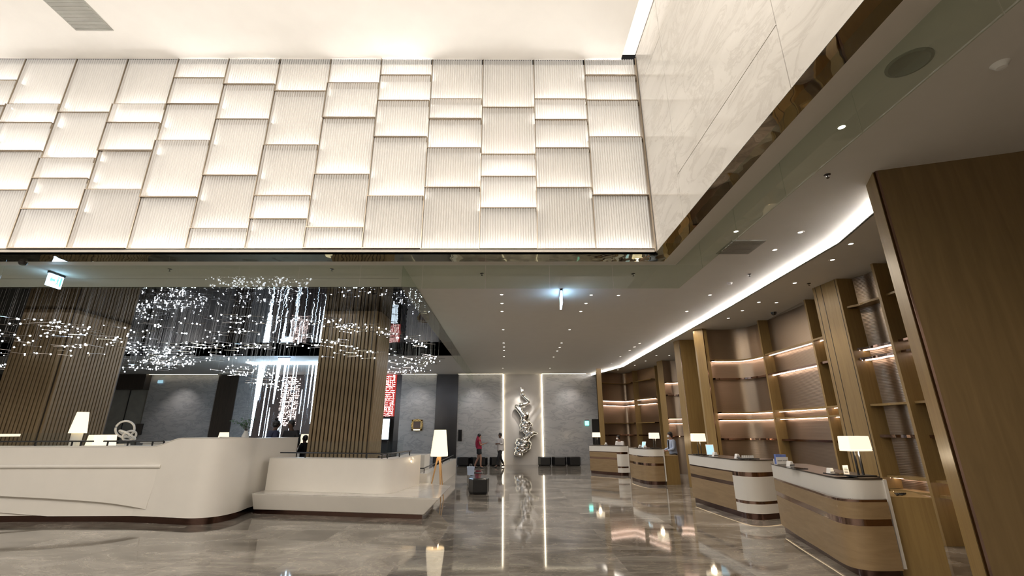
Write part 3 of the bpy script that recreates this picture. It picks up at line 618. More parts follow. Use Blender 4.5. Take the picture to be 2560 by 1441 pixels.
MB().prism(Bt, .44, .455).build('bench_top', MT['marw'], t)
MB().prism([(p[0]*1.0-.05, p[1]+.1) for p in A], 0, .1).build('plinth', MT['plinth'], t)
# rails
def rail(lb, pts, posts, z, zt):
    t = thing('handrail', lb, 'handrail', pts[0]); MB().tube(pts, .016, 8).build('rail', MT['blackm'], t, smooth=True)
    for i, p in enumerate(posts): MB().box(p[0]-.012, p[0]+.012, p[1]-.012, p[1]+.012, zt if not isinstance(zt, list) else zt[i], p[2]).build('post', MT['blackm'], t)
T2 = offset(tier, .17); zr = 1.3
rail('thin black handrail on the cream tier in front of the slatted column', [(p[0], p[1], zr) for p in T2[2:-4]], [(*T2[i], zr) for i in (8, 18, 26, 34, 44, 51)], 0, 1.185)
cl = [p for p in offset(ctr, .2)]
zr = 1.60
rail('thin black handrail along the bar counter at the far left', [(-16, cl[0][1], zr), (-9.33, cl[20][1], zr)], [(x, cl[20][1], zr) for x in (-13.6, -12, -10.6, -9.8, -9.6)][0:5], 0, 1.5)
rail('thin black handrail on the bar counter in front of the twin lamp shades', [(-9.1, cl[22][1], zr), (-7.7, cl[28][1], zr)], [(x, cl[22][1], zr) for x in (-9.0, -8.55, -8.0, -7.75)], 0, 1.5)
def glasspane(lb, p0, p1, z0, z1):
    d = (Vector(p1)-Vector(p0)).normalized(); n_ = Vector((-d.y, d.x))*.006
    tag(MB().prism([(p0[0]-n_.x, p0[1]-n_.y), (p1[0]-n_.x, p1[1]-n_.y), (p1[0]+n_.x, p1[1]+n_.y), (p0[0]+n_.x, p0[1]+n_.y)], z0, z1).build('glass_screen', MT['glassc'], origin=(*p0, z0)), lb, 'glass pane')
glasspane('clear glass screen behind the black handrail on the cream tier', (-5.0, 11.95), (-3.1, 11.5), .46, 1.56)
glasspane('clear glass screen on the right end of the cream tier', (-3.05, 11.9), (-2.9, 13.0), .46, 1.56)
glasspane('clear glass screen on the bar counter before the wide slatted column', (-12.5, 10.75), (-9.4, 10.75), 1.5, 1.78)
# lounge platform and far parapet
struct('floor', MB().box(-15.5, -6.4, 12.95, 20.5, 0, .36).box(-6.4, -2.75, 13.4, 20.5, 0, .36), MT['grey'])
t = thing('parapet', 'low cream parapet with a black rail running back beside the walkway', 'low wall', (-2.4, 17, 0))
MB().box(-2.62, -2.38, 14.2, 21.5, 0, .62).build('wall_body', MT['white'], t); MB().box(-3.6, -2.38, 14.0, 14.2, 0, .62).build('wall_return', MT['white'], t)
MB().tube([(-3.6, 14.1, .76), (-2.5, 14.1, .76), (-2.5, 21.4, .76)], .016, 8).build('rail', MT['blackm'], t)
for y in (14.2, 16, 18, 20, 21.3): MB().box(-2.51, -2.49, y-.01, y+.01, .62, .76).build('post', MT['blackm'], t)
tag(MB().box(-3.55, -2.75, 15.6, 16.6, .36, 1.05).build('service_cabinet', MT['whited'], origin=(-3.1, 16, 0), bevel=.01), 'square white service cabinet behind the floor lamp', 'cabinet')
tag(MB().box(-3.62, -3.57, 13.2, 13.9, .0, 1.15).build('dark_divider', MT['darkwood'], origin=(-3.6, 13.5, 0)), 'narrow dark divider at the right end of the cream tier', 'divider')
tag(MB().box(-7.0, -5.9, 16.5, 17.1, .36, 1.55).build('service_cabinet', MT['grey'], origin=(-6.5, 16.8, 0), bevel=.01), 'dark grey cabinet below the bright screen', 'cabinet')
# bar back shelf with plant and people
t = thing('bar_table', 'pale stone bar ledge behind the counter end', 'table', (-8, 13.8, 0))
MB().box(-10.6, -6.45, 13.8, 14.3, .36, 1.5).build('ledge_body', MT['whited'], t)
MB().box(-10.65, -6.4, 13.75, 14.35, 1.5, 1.54).build('ledge_top', MT['whited'], t)

# ------------------------------------------------------------------ lamps
def floor_lamp(p):
    x, y = p; t = thing('floor_lamp', 'tripod floor lamp with a tall cream cone shade and oak legs', 'lamp', (x, y, 0))
    for k in range(3):
        a = -PI/2+.5+k*2*PI/3; MB().tube([(x+.045*math.cos(a), y+.045*math.sin(a), 1.08), (x+.26*math.cos(a), y+.26*math.sin(a), 0)], .024, 8, r2=.013).build('leg', MT['tan'], t, smooth=True)
    MB().lathe([(0, 1.02), (.06, 1.02), (.06, 1.13), (0, 1.13)], (x, y, 0), 16).build('hub', MT['tan'], t)
    MB().lathe([(.235, 1.13), (.24, 1.17), (.165, 1.83), (.16, 1.83), (.232, 1.17), (.225, 1.13)], (x, y, 0), 32).lathe([(0, 1.80), (.16, 1.80)], (x, y, 0), 32).build('lamp_shade', MT['shade'], t, smooth=True)
    l = bpy.data.lights.new('lamp_bulb', 'POINT'); l.energy = 7; l.color = (1, .78, .5); l.shadow_soft_size = .08; o = bpy.data.objects.new('lamp_bulb', l); COL.objects.link(o); o.location = (x, y, 1.05)
floor_lamp((onY(1098, 1140, 13.3).x, 13.3))
def desk_lamp(p, lb, s=1.0, rot=0, e=6):
    t = thing('table_lamp', lb, 'lamp', p, 'box shade table lamps on the reception desks', rot)
    def P(m, n, mt, **k): o = m.build(n, mt, None, **k); o.parent = t; return o
    P(MB().box(-.15, .15, -.09, .09, 0, .02), 'base', MT['blackm'])
    P(MB().box(-.045, -.03, -.012, .012, .02, .34).box(.03, .045, -.012, .012, .02, .34), 'stem', MT['blackm'])
    m = MB(); a, b_, c, d = .17, .10, .16, .095
    m.prism([(-a, -b_), (a, -b_), (a, b_), (-a, b_)], .33, .35, top=[(-a, -b_), (a, -b_), (a, b_), (-a, b_)])
    m.prism([(-a, -b_), (a, -b_), (a, b_), (-a, b_)], .35, .53, top=[(-c, -d), (c, -d), (c, d), (-c, d)])
    P(m, 'lamp_shade', MT['shade'], bevel=.01)
    t.scale = (s, s, s)
    if e:
        l = bpy.data.lights.new('lamp_bulb', 'POINT'); l.energy = e; l.color = (1, .8, .55); l.shadow_soft_size = .06; o = bpy.data.objects.new('lamp_bulb', l); COL.objects.link(o); o.location = (p[0], p[1], p[2]+.29)
    return t
# lounge lamps
def tall_lamp(p, lb, hb, rb, hs, rs0, rs1, e=4):
    t = thing('table_lamp', lb, 'lamp', p)
    MB().lathe([(0, 0), (rb, 0), (rb, hb), (0, hb)], p, 24).build('base', MT['whited'], t, smooth=True)
    MB().lathe([(rs0, hb+.0), (rs1, hb+hs), (0, hb+hs)], p, 28).build('lamp_shade', MT['shade'], t, smooth=True)
def lampx(px, pyb, Y): q = onY(px, pyb, Y); return q
q = onY(186, 1112, 11.6); tall_lamp((q.x, 11.6, 1.40), 'tall cream lamp with a tapering shade before the wide slatted column', .37, .11, .50, .175, .115)
MB()
for (px, lb, w_) in ((238, 'left of the two behind the bar counter', .25), (264, 'right of the two behind the bar counter', .24)):
    q = onY(px, 1118, 11.4+(px-238)*.02); tall_lamp((q.x, 11.4+(px-238)*.02, 1.40), 'cream drum lamp shade, the '+lb, .03, .08, .30, w_*.82, w_*.68)
q = onY(556, 1095, 13.95); tall_lamp((q.x, 14.0, 1.54), 'small cream lamp shade on the bar ledge left of the plant', .02, .05, .22, .15, .12)
q = onY(755, 1108, 15.6); tall_lamp((q.x+.0, 15.8, 1.28), 'cream lamp glowing behind the small dark figure', .1, .1, .33, .17, .13)
q = onY(20, 1090, 11.5)
tag(MB().lathe([(.0, 0), (.2, 0), (.2, .06), (0, .06)], onY(20, 1092, 11.3), 20).build('wall_light', MT['shade'], origin=onY(20, 1092, 11.3), smooth=True), 'small round golden glow on the wide slatted column at the left edge', 'lamp')
tag(MB().box(-12.6, -7.3, 11.3, 12.9, 0, 1.40).build('back_bar', MT['whited'], origin=(-10, 12, 0)), 'pale back bar ledge behind the long counter, carrying lamps and the ring sculpture', 'counter')
q = onY(755, 1108, 15.6); tag(MB().box(q.x-.22, q.x+.22, 15.6, 16.0, .36, 1.28).build('side_cabinet', MT['whited'], origin=(q.x, 15.8, .28)), 'narrow pale cabinet under the lamp behind the small dark figure', 'cabinet')
# ring sculpture
q = onY(311, 1095, 12.6); t = thing('ring_sculpture', 'pale interlocked ring sculpture behind the bar counter', 'sculpture', (q.x, 12.6, 1.45))
for (cx_, cz, R_, tilt, rot) in ((-.04, .42, .21, .25, .3), (.06, .27, .21, 1.0, -.6), (.12, .25, .14, .5, 1.0)):
    P = []
    for k in range(36):
        a = 2*PI*k/36; v = Vector((R_*math.cos(a), 0, R_*math.sin(a))); v = Matrix.Rotation(tilt, 3, 'X') @ v; v = Matrix.Rotation(rot, 3, 'Z') @ v
        P.append((q.x+cx_+v.x, 12.6+v.y, 1.45+cz+v.z))
    MB().tube(P, .026, 8, closed=True).build('ring', MT['whited'], t, smooth=True)
MB().box(q.x-.12, q.x+.12, 12.5, 12.7, 1.40, 1.5).build('base', MT['whited'], t)
# plant
q = onY(612, 1098, 14.05); t = thing('potted_plant', 'leafy green branches in a vase on the bar ledge', 'plant', (q.x, 14.05, 1.54))
MB().lathe([(0, 0), (.07, 0), (.1, .12), (.05, .26), (.055, .28)], (q.x, 14.05, 1.54), 18).build('vase', MT['whited'], t, smooth=True)
br = MB(); lf = MB()
for k in range(11):
    a = random.uniform(0, 2*PI); s_ = random.uniform(.25, .5); end = Vector((q.x+s_*math.cos(a)*1.0, 14.05+s_*math.sin(a)*.5, 1.8+random.uniform(.15, .5)))
    st = Vector((q.x, 14.05, 1.8)); mid = (st+end)/2+Vector((0, 0, .08)); P = smoothpath([st, mid, end], 6); br.tube(P, .006, 5, r2=.002)
    for p in P[3:]:
        for j in range(3):
            d = Vector((random.uniform(-1, 1), random.uniform(-1, 1), random.uniform(-.6, .6))).normalized(); n_ = d.cross(Vector((0, 0, 1))).normalized(); L = random.uniform(.04, .075); b0 = p+d*.01
            lf.add([b0, b0+d*L*.5+n_*L*.22, b0+d*L, b0+d*L*.5-n_*L*.22], [(0, 1, 2, 3)])
br.build('branches', MT['darkwood'], t); tag(lf.build('foliage', MT['leaf'], t), kind='stuff')

# ------------------------------------------------------------------ chrome sculpture
YS = YB-.32
t = thing('wall_sculpture', 'tall flowing chrome figure sculpture hung on the plaster relief', 'sculpture', tuple(onY(1305, 1140, YS)))
m = MB()
def el(px, py, rx, ry, rz=None, dy=0): q = onY(px, py, YS+dy); m.ball(q, rx, rz or rx, ry, 14)
def tb(pts, r, r2): m.tube([onY(x, y, YS+d) for x, y, d in pts], r, 12, r2=r2)
tb([(1302, 967, 0), (1303, 977, 0), (1305, 983, 0)], .03, .05); tb([(1307, 971, 0), (1308, 980, 0), (1307, 985, 0)], .025, .04)
tb([(1303, 983, 0), (1309, 991, 0), (1316, 997, -.05), (1324, 1004, -.05)], .1, .08); el(1307, 987, .15, .11)
tb([(1324, 1004, 0), (1318, 1009, 0), (1306, 1013, 0), (1301, 1018, 0)], .09, .12); el(1303, 1013, .17, .12); el(1290, 1017, .13, .12)
tb([(1290, 1016, 0), (1297, 1025, 0), (1303, 1032, 0)], .11, .15); el(1301, 1025, .13, .2)
el(1306, 1036, .17, .18); el(1311, 1042, .22, .2); el(1318, 1040, .12, .25); el(1309, 1052, .19, .16); el(1317, 1058, .25, .15); el(1326, 1063, .16, .12)
el(1306, 1064, .19, .16); el(1313, 1071, .25, .14); el(1303, 1076, .1, .1); el(1316, 1081, .2, .13); el(1329, 1084, .26, .15); el(1337, 1084, .16, .08); el(1323, 1089, .22, .13)
el(1315, 1096, .25, .11); el(1303, 1100, .32, .12); el(1312, 1106, .34, .14); el(1296, 1108, .2, .13); el(1320, 1110, .2, .24); el(1305, 1115, .36, .13); el(1316, 1120, .26, .16); el(1297, 1122, .25, .12); el(1305, 1128, .3, .12); el(1293, 1134, .2, .15); el(1300, 1138, .2, .09)
o = m.build('figure', MT['chrome'], t); rm = o.modifiers.new('r', 'REMESH'); rm.mode = 'VOXEL'; rm.voxel_size = .028; rm.use_smooth_shade = True
sm_ = o.modifiers.new('s', 'SMOOTH'); sm_.iterations = 4

# ------------------------------------------------------------------ ottomans, bag
def ottoman(x, y, w_, d, h, lb, rot=0, grp='black faceted ottomans by the far wall'):
    t = thing('ottoman', lb, 'ottoman', (x, y, 0), grp, rot)
    def ring(sx, sy): return [(-sx*.5, -sy*.2), (-sx*.3, -sy*.5), (sx*.38, -sy*.5), (sx*.5, -sy*.15), (sx*.45, sy*.4), (-sx*.1, sy*.5), (-sx*.46, sy*.35)]
    a, b_, c = ring(w_*.86, d*.86), ring(w_*1.0, d*1.0), ring(w_*1.0, d*1.0)
    m = MB().prism(a, 0, h*.14, top=b_); m.prism(b_, h*.14, h*.93, top=c); o = m.build('body', MT['blackm'], None, bevel=.012); o.parent = t
    o = MB().prism([(p[0]*.99, p[1]*.99) for p in c], h*.93, h, top=[(p[0]*.94, p[1]*.94) for p in c]).build('seat_pad', MT['blackg'], None, bevel=.01); o.parent = t
for i, (px0, px1, lb) in enumerate(((1143, 1175, 'leftmost black faceted ottoman of the far wall row'), (1175, 1219, 'black faceted ottoman behind the woman with red hair'), (1224, 1253, 'black faceted ottoman behind the walking woman in white'),
                        (1345, 1378, 'black faceted ottoman just right of the sculpture'), (1379, 1416, 'middle black ottoman right of the sculpture'), (1417, 1452, 'rightmost black faceted ottoman by the far wall'))):
    a = onY(px0, 1163, 25.9); c = onY(px1, 1163, 25.9); ottoman((a.x+c.x)/2, 25.95, c.x-a.x, .75, .46, lb)
ottoman(-.93, 14.85, .62, .85, .45, 'nearest black faceted ottoman on the open floor', .1, 'black ottomans in the middle of the floor')
ottoman(-1.05, 15.9, .55, .8, .43, 'second black ottoman behind the nearest one', .3, 'black ottomans in the middle of the floor')
ottoman(-1.22, 17.2, .55, .8, .43, 'third black ottoman, farthest of the floor cluster', .2, 'black ottomans in the middle of the floor')
t = thing('shopping_bag', 'pale blue bag on the second ottoman of the floor cluster', 'bag', (-1.25, 15.8, .43))
MB().prism([(-1.36, 15.75), (-1.16, 15.75), (-1.16, 15.85), (-1.36, 15.85)], .43, .68, top=[(-1.38, 15.73), (-1.14, 15.73), (-1.14, 15.87), (-1.38, 15.87)]).build('bag_body', MT['bagb'], t)
MB().tube([(-1.3, 15.8, .68), (-1.29, 15.8, .76), (-1.23, 15.8, .76), (-1.22, 15.8, .68)], .005, 6).build('handle', MT['paper'], t)

# ------------------------------------------------------------------ right side: timber columns and shelving bays
def zc(x, y): p = onZ(x, y, ZR); return (p.x, p.y)
def column(name, lb, pts, mat='woodfin', trims=()):
    c = (sum(p[0] for p in pts)/len(pts), sum(p[1] for p in pts)/len(pts), 0)
    t = thing(name, lb, 'column', c); MB().prism(pts, .0, ZR).build('cladding', MT[mat], t, bevel=.004)
    for k, (x, y, w_, d) in enumerate(trims): MB().box(x-w_, x+w_, y-d, y+d, 0, ZR).build('metal_trim', MT['bronzep'], t)
    return t
zl = lambda x, y: tuple(onZ(x, y, ZL))[:2]
A = zl(2165, 465); B = zl(2186, 428); C = zl(2560, 378)
dx, dy_ = C[0]-B[0], C[1]-B[1]; L = math.hypot(dx, dy_); D = (B[0]+dx/L*4.2, B[1]+dy_/L*4.2)
t = thing('timber_column', 'huge dark oak clad column filling the right edge', 'column', (B[0]+2, B[1], 0))
MB().prism([A, (B[0]-.0, B[1]+.03), (B[0]+.05, B[1]+.05), (8.2, A[1]+.3), (7.6, A[1]+.3)], 0, ZL).build('side_cladding', MT['woodfin'], t)
MB().prism([(B[0]+.03, B[1]-.01), D, (8.2, D[1]), (8.2, A[1]+.2), (B[0]+.08, B[1]+.06)], 0, ZL).build('front_panel', MT['woodpan'], t)
MB().prism([(B[0]+.01, B[1]), (B[0]+.03, B[1]-.01), (B[0]+.05, B[1]+.03), (B[0]+.02, B[1]+.05)], 0, ZL).build('metal_trim', MT['bronzep'], t)
L2, R2 = zc(2030, 722), zc(2090, 697)
t = column('timber_column', 'oak clad column between the nearest two shelving bays', [L2, R2, (7.62, R2[1]), (7.62, L2[1])])
mid = lambda s: (L2[0]+(R2[0]-L2[0])*s, L2[1]+(R2[1]-L2[1])*s)
for s in (.12, .36, .92):
    a = mid(s); MB().box(a[0]-.004, a[0]+.01, a[1]-.006, a[1]+.006, 0, ZR).build('joint', MT['darkwood'], t)
A3, B3 = zc(1735, 825), zc(1755, 822)
column('timber_column', 'oak post in front of the long recess, left end of the wide curved bay', [A3, B3, (6.28, 14.0), (6.28, 14.25), (A3[0], A3[1]+.12)], trims=((B3[0]+.01, B3[1], .01, .01),))
tag(MB().box(6.285, 6.9, 14.2, 14.3, 0, ZR).box(6.76, 6.9, 14.3, 15.78, 0, ZR).build('timber_recess', MT['woodfin'], origin=(6.8, 15, 0)), 'golden lit oak recess wall behind the second desk', 'wall panel')
A4, B4 = zc(1683, 855), zc(1698, 850)
column('timber_column', 'oak post at the far side of the golden recess', [A4, B4, (6.9, B4[1]), (6.9, A4[1]), ], trims=((B4[0], B4[1]+.02, .012, .012),))
A5, B5 = zc(1641, 905), zc(1655, 901)
column('timber_column', 'slim oak post behind the male receptionist', [A5, B5, (B5[0]+.05, B5[1]+.3), (A5[0]+.25, A5[1]+.2)])
A6, B6 = zc(1490, 922), zc(1502, 922)
column('timber_column', 'oak post at the end of the shelving beside the dark doorway', [A6, B6, (B6[0]+.3, 24.95), (A6[0]+.36, 24.95)])
struct('wall_right', MB().prism([(A6[0]+.36, 24.95), (A6[0]+.5, 24.95), (5.45, YB), (5.3, YB)], 0, ZR), MT['darkwood'])

def bay(lb, prof, fins, levels, dep=.27, side=1, flat=False, ends=None):
    """prof: 2D polyline of the back panel; fins: (x0,x1,y) boards; levels: (z, kind)"""
    pr = [(p.x, p.y) for p in smoothpath([(x, y, 0) for x, y in prof], 1 if flat else 7)]
    c = pr[len(pr)//2]; t = thing('shelving_bay', lb, 'shelving', (c[0], c[1], 0), 'bronze backed oak shelving bays')
    m = MB(); back = offset(pr, -.05*side)
    strip(m, pr, 0, ZR); strip(m, back, 0, ZR); m.build('back_panel', MT['bronze'], t, smooth=True)
    for (x0, x1, y) in fins: MB().box(x0, x1, y-.03, y+.03, 0, ZR).build('upright', MT['woodfin'], t, bevel=.003)
    for z, kind in levels:
        fr_ = offset(pr, dep*side) if kind != 'bar' else offset(pr, dep*.75*side)
        mat = {'wood': 'woodfin', 'led': 'bronzep', 'wled': 'woodfin', 'bar': 'bronzep'}[kind]; th = .04 if kind != 'bar' else .05
        mm = MB(); n = len(pr)
        vs = [(p[0], p[1], z) for p in pr]+[(p[0], p[1], z) for p in fr_]+[(p[0], p[1], z+th) for p in pr]+[(p[0], p[1], z+th) for p in fr_]
        fs = []
        for i in range(n-1): fs += [(i, i+1, n+i+1, n+i), (2*n+i, 3*n+i, 3*n+i+1, 2*n+i+1), (n+i, n+i+1, 3*n+i+1, 3*n+i)]
        shf = mm.add(vs, fs).build('shelf', MT[mat], t)
        if 'led' in kind:
            a = offset(pr, .10*side); e2 = offset(pr, .125*side); l = MB(); n = len(pr)
            l.add([(p[0], p[1], z-.012) for p in a]+[(p[0], p[1], z-.012) for p in e2]+[(p[0], p[1], z-.001) for p in a]+[(p[0], p[1], z-.001) for p in e2],
                  [q for i in range(n-1) for q in ((i, i+1, n+i+1, n+i), (n+i, n+i+1, 3*n+i+1, 3*n+i), (i, 2*n+i, 2*n+i+1, i+1))]); l.build('light_strip', MT['ledp'], shf)
LV1 = [(4.22, 'wood'), (3.34, 'led'), (3.14, 'led'), (2.24, 'wood'), (1.66, 'bar'), (.95, 'wled'), (.72, 'wled')]
LV2 = [(3.84, 'wled'), (3.28, 'bar'), (2.28, 'wled'), (2.08, 'wled'), (1.52, 'bar')]
LV2f = [(3.84, 'wled'), (3.28, 'led'), (2.28, 'wled'), (2.08, 'wled'), (1.52, 'bar')]
FA = zc(2178, 660)
p1 = [zc(2091, 701), zc(2105, 703), zc(2137, 695), zc(2160, 688), zc(2181, 678)]
bay('nearest curved bronze shelving bay, just left of the huge oak column', [p1[0], p1[1], p1[2], p1[3], p1[4], (7.5, FA[1]+.05)], [(FA[0], 7.62, FA[1])], LV1, .25, -1)
bay('shallow shelving mostly hidden behind the huge oak column', [(7.55, FA[1]-.03), (7.55, 5.6)], [], LV1, .4, -1, True)
FBx, FBy = zc(2010, 750); FCx, FCy = zc(1893, 802)
bay('narrow shelf stack left of the nearest oak column', [(7.6, FBy), (7.6, L2[1])], [(FBx, 7.62, FBy)], LV2, .3, -1, True)
bay('flat bronze shelving bay between two oak uprights', [(7.6, FCy-.03), (7.6, FBy+.03)], [(FCx, 7.62, FCy)], LV2f, .25, -1, True)
pc = [zc(1893, 811), zc(1880, 815), zc(1860, 820), zc(1830, 824), zc(1780, 825), zc(1756, 824)]
bay('wide curved bronze shelving bay behind the second desk', [(6.27, pc[5][1]), pc[4], pc[3], pc[2], pc[1], pc[0], (7.6, FCy+.03)], [], LV2, .22, -1)
bay('narrow curved bronze bay behind the male receptionist', [(B5[0]+.03, 20.75), (7.45, 20.8), (7.75, 20.5), (7.85, 19.6), (7.85, 16.4)], [], LV2, .25, -1)
FD = zc(1635, 915); FE = zc(1578, 928)
bay('far flat bronze shelving bay', [(FE[0]+.25, FE[1]-.25), (FD[0]+.12, FD[1]+.3)], [(FD[0], FD[0]+.35, FD[1]), (FE[0], FE[0]+.4, FE[1]-.1)], [(4.24, 'wood'), (3.32, 'wled'), (3.08, 'wled'), (2.15, 'wood'), (1.54, 'bar')], .3, -1, True)
bay('farthest curved bronze shelving bay behind the female receptionist', [(B6[0], 24.85), zc(1530, 933), zc(1560, 934), zc(1578, 931), (FE[0]+.2, FE[1]-.05)], [], [(4.24, 'wood'), (3.32, 'led'), (3.08, 'led'), (2.15, 'wood'), (1.54, 'bar')], .3, -1)

# ------------------------------------------------------------------ reception desks
def sm2(pts, n=6): return [(p.x, p.y) for p in smoothpath([(x, y, 0) for x, y in pts], n)]
def desk(lb, path, split, side_end, back, k0):
    """path runs from far-left end to near-right end; split: index fraction where the lower front changes from oak to white ('oak' only if None)"""
    P = path; c = P[len(P)//2]; t = thing('reception_desk', lb, 'reception desk', (c[0], c[1], 0), 'reception desks along the bronze wall')
    th = -.42; n = len(P)
    b_ = MB(); wallband(b_, P, .40, .93, 1.165); b_.build('upper_band', MT['whited'], t, smooth=True)
    b_ = MB(); wallband(b_, offset(P, -.01), .62, 1.165, 1.185); b_.build('counter_top', MT['darkwood'], t, smooth=True)
    wallband(MB(), offset(P, .05), .3, 0, .12).build('plinth', MT['plinth'], t, smooth=True)
    k = n if split is None else int(split*n)
    segs = [(0, k, 'oak', MT['wooddesk'], k0)] + ([] if split is None else [(k-1, n, 'white', MT['whited'], 0)])
    for (i0, i1, nm, mt, bul) in segs:
        Q = P[i0:i1]
        if len(Q) < 2: continue
        Q2 = [(x-bul*math.sin(PI*min(1, i/(len(Q)-1)+.0)*.8)*.6, y-bul*.5*(i/(len(Q)-1))) for i, (x, y) in enumerate(Q)] if bul else Q
        zs_ = [(.12, .62), (.70, .90)] if nm == 'oak' else [(.12, .30), (.36, .84)]
        for (z0, z1) in zs_: frt = wallband(MB(), Q2, .32, z0, z1).build(nm+'_front', mt, t, smooth=True)
        for (z0, z1) in ([(.62, .70), (.90, .93)] if nm == 'oak' else [(.30, .36), (.84, .93)]): wallband(MB(), offset(Q2, .008), .3, z0, z1).build('metal_band', MT['bronzep'], frt, smooth=True)
    E = P[-1]
    MB().box(E[0], E[0]+.04, E[1]-.02, E[1]+.38, .12, 1.165).build('end_trim', MT['whited'], t)
    if side_end: MB().prism(side_end, 0, .93).build('side_cabinet', MT['woodfin'], t); MB().prism(side_end, .93, .95).build('side_top', MT['woodfin'], t)
    return t
d1 = sm2([(5.08, 9.3), (4.86, 8.4), (4.64, 7.4), (4.5, 6.8), (4.5, 6.55), (4.66, 6.44), (4.98, 6.46)])
desk('nearest oak and cream reception desk with the rounded near end', d1, None, [(5.03, 6.54), (5.5, 6.37), (5.75, 6.95), (5.3, 7.15)], None, .16)
d2 = sm2([(4.86, 12.95), (4.9, 12.0), (4.98, 11.0), (5.02, 10.6), (5.15, 10.42), (5.4, 10.38), (5.85, 10.55)])
desk('second reception desk with oak left front and cream banded right end', d2, .42, None, None, 0)
d3 = sm2([(4.62, 18.4), (4.66, 17.6), (4.8, 17.0), (5.05, 16.75), (5.4, 16.75)])
desk('third reception desk, oak front with rounded end, beside the male receptionist', d3, None, [(5.45, 16.8), (5.97, 16.9), (6.05, 17.4), (5.5, 17.4)], None, .05)
d4 = sm2([(3.58, 21.3), (4.1, 20.7), (4.55, 20.2), (4.75, 20.1), (5.0, 20.15)])
desk('farthest reception desk beside the doorway with a cream banded end', d4, .55, None, None, 0)
for k, (pth, z) in enumerate(((d1, 0), (d2, 0), (d3, 0), (d4, 0))):
    pass
# lamps on desks
ZD = 1.186
def ond(px, py): p = onZ(px, py, ZD); return (p.x, p.y, ZD)
desk_lamp((4.86, 6.66, ZD), 'box shade table lamp on the nearest reception desk', 1.0, .1)
desk_lamp((5.02, 12.55, ZD), 'box shade table lamp at the left end of the second desk', 1.0, 0)
desk_lamp((5.2, 16.95, ZD), 'box shade table lamp on the third desk beside the tablet', 1.0, 0)
desk_lamp((3.9, 21.15, ZD), 'box shade table lamp on the farthest desk by the doorway', 1.0, 0)
# desk items
def card_block(p, lb, rot=0, s=1.0):
    t = thing('card_holder', lb, 'card holder', p, None, rot)
    o = MB().prism([(-.05*s, -.035*s), (.05*s, -.035*s), (.05*s, .035*s), (-.05*s, .035*s)], 0, .08*s, top=[(-.02*s, -.035*s), (.02*s, -.035*s), (.02*s, .035*s), (-.02*s, .035*s)]).build('white_block', MT['paper'], None, bevel=.006); o.parent = t
    o = MB().box(-.045*s, .045*s, -.0365*s, -.0355*s, .018*s, .032*s).build('printed_line', MT['ink'], None); o.parent = t
card_block((4.93, 8.42, ZD), 'white triangular card block beside the brochures on the nearest desk', .3, 1.15)
card_block((4.72, 7.08, ZD), 'white triangular card block left of the lamp on the nearest desk', .3, 1.0)
card_block((5.0, 11.6, ZD), 'white triangular card block in front of the tablet on the second desk', .2, 1.3)
card_block((5.18, 10.85, ZD), 'white triangular card block in the middle of the second desk', .2, 1.2)
card_block((4.85, 17.6, ZD), 'white triangular card block left of the tablet on the third desk', 0, 1.3)
card_block((4.86, 17.02, ZD), 'white triangular card block near the lamp on the third desk', 0, 1.3)
card_block((4.25, 20.85, ZD), 'white triangular card block on the farthest desk', 0, 1.3)
def bb(o, t): o.parent = t; return o
t = thing('brochure_stand', 'white brochure holder with blue leaflets on the nearest desk', 'brochure holder', (5.08, 8.95, ZD), None, .25)
bb(MB().box(-.13, .13, -.04, -.03, 0, .13).box(-.13, .13, .03, .04, 0, .1).box(-.13, .13, -.04, .04, 0, .01).build('holder', MT['paper'], None), t)
bb(MB().box(-.12, .0, -.02, .02, .01, .18).box(.01, .12, -.015, .015, .01, .175).build('leaflets', MT['bluec'], None), t)
m = MB()
for k in range(17):
    if k == 8: continue
    x = -.11+k*.013; m.box(x, x+.006, -.0415, -.0405, .06, .078)
bb(m.build('printed_text', MT['ink'], None), t)
t = thing('price_card', 'small white text card leaning by the lamp on the nearest desk', 'card', (4.80, 6.86, ZD), None, .2)
bb(MB().box(-.045, .045, -.004, .004, 0, .13).build('card', MT['paper'], None), t)
m = MB()
for k in range(4): m.box(-.03, .03-.008*(k % 2), -.0055, -.004, .03+k*.02, .036+k*.02)
bb(m.build('printed_text', MT['ink'], None), t)
def tablet(p, lb, s=1, rot=0):
    t = thing('tablet', lb, 'tablet', p, 'tablets on stands on the reception desks', rot)
    T = Matrix.Rotation(-.35, 3, 'X')
    def bx_(x0, x1, y0, y1, z0, z1):
        m = MB().box(x0, x1, y0, y1, z0, z1); m.v = [tuple(T @ Vector(v)+Vector((0, 0, .02))) for v in m.v]; return m
    bb(bx_(-.085*s, .085*s, -.005, .005, 0, .24*s).build('tablet_frame', MT['paper'], None, bevel=.003), t)
    bb(bx_(-.075*s, .075*s, -.0065, -.0052, .012, .225*s).build('display', MT['tablet'], None), t)
    bb(MB().box(-.05, .05, -.02, .1, 0, .012).build('stand', MT['chrome'], None), t)
tablet((5.05, 11.95, ZD), 'white tablet with a pale blue screen on the second desk', 1.1, -.3)
tablet((4.9, 17.35, ZD), 'white tablet with a pale blue screen on the third desk', .9, -.8)
t = thing('sign_tray', 'black tray with pale lettering blocks on the second desk', 'sign', (5.3, 10.62, ZD))
MB().box(5.12, 5.5, 10.5, 10.7, ZD, ZD+.02).build('tray', MT['blackm'], t)
m = MB()
for k in range(6): m.box(5.17+k*.045, 5.2+k*.045, 10.6, 10.62, ZD+.02, ZD+.075)
m.build('lettering', MT['paper'], t)
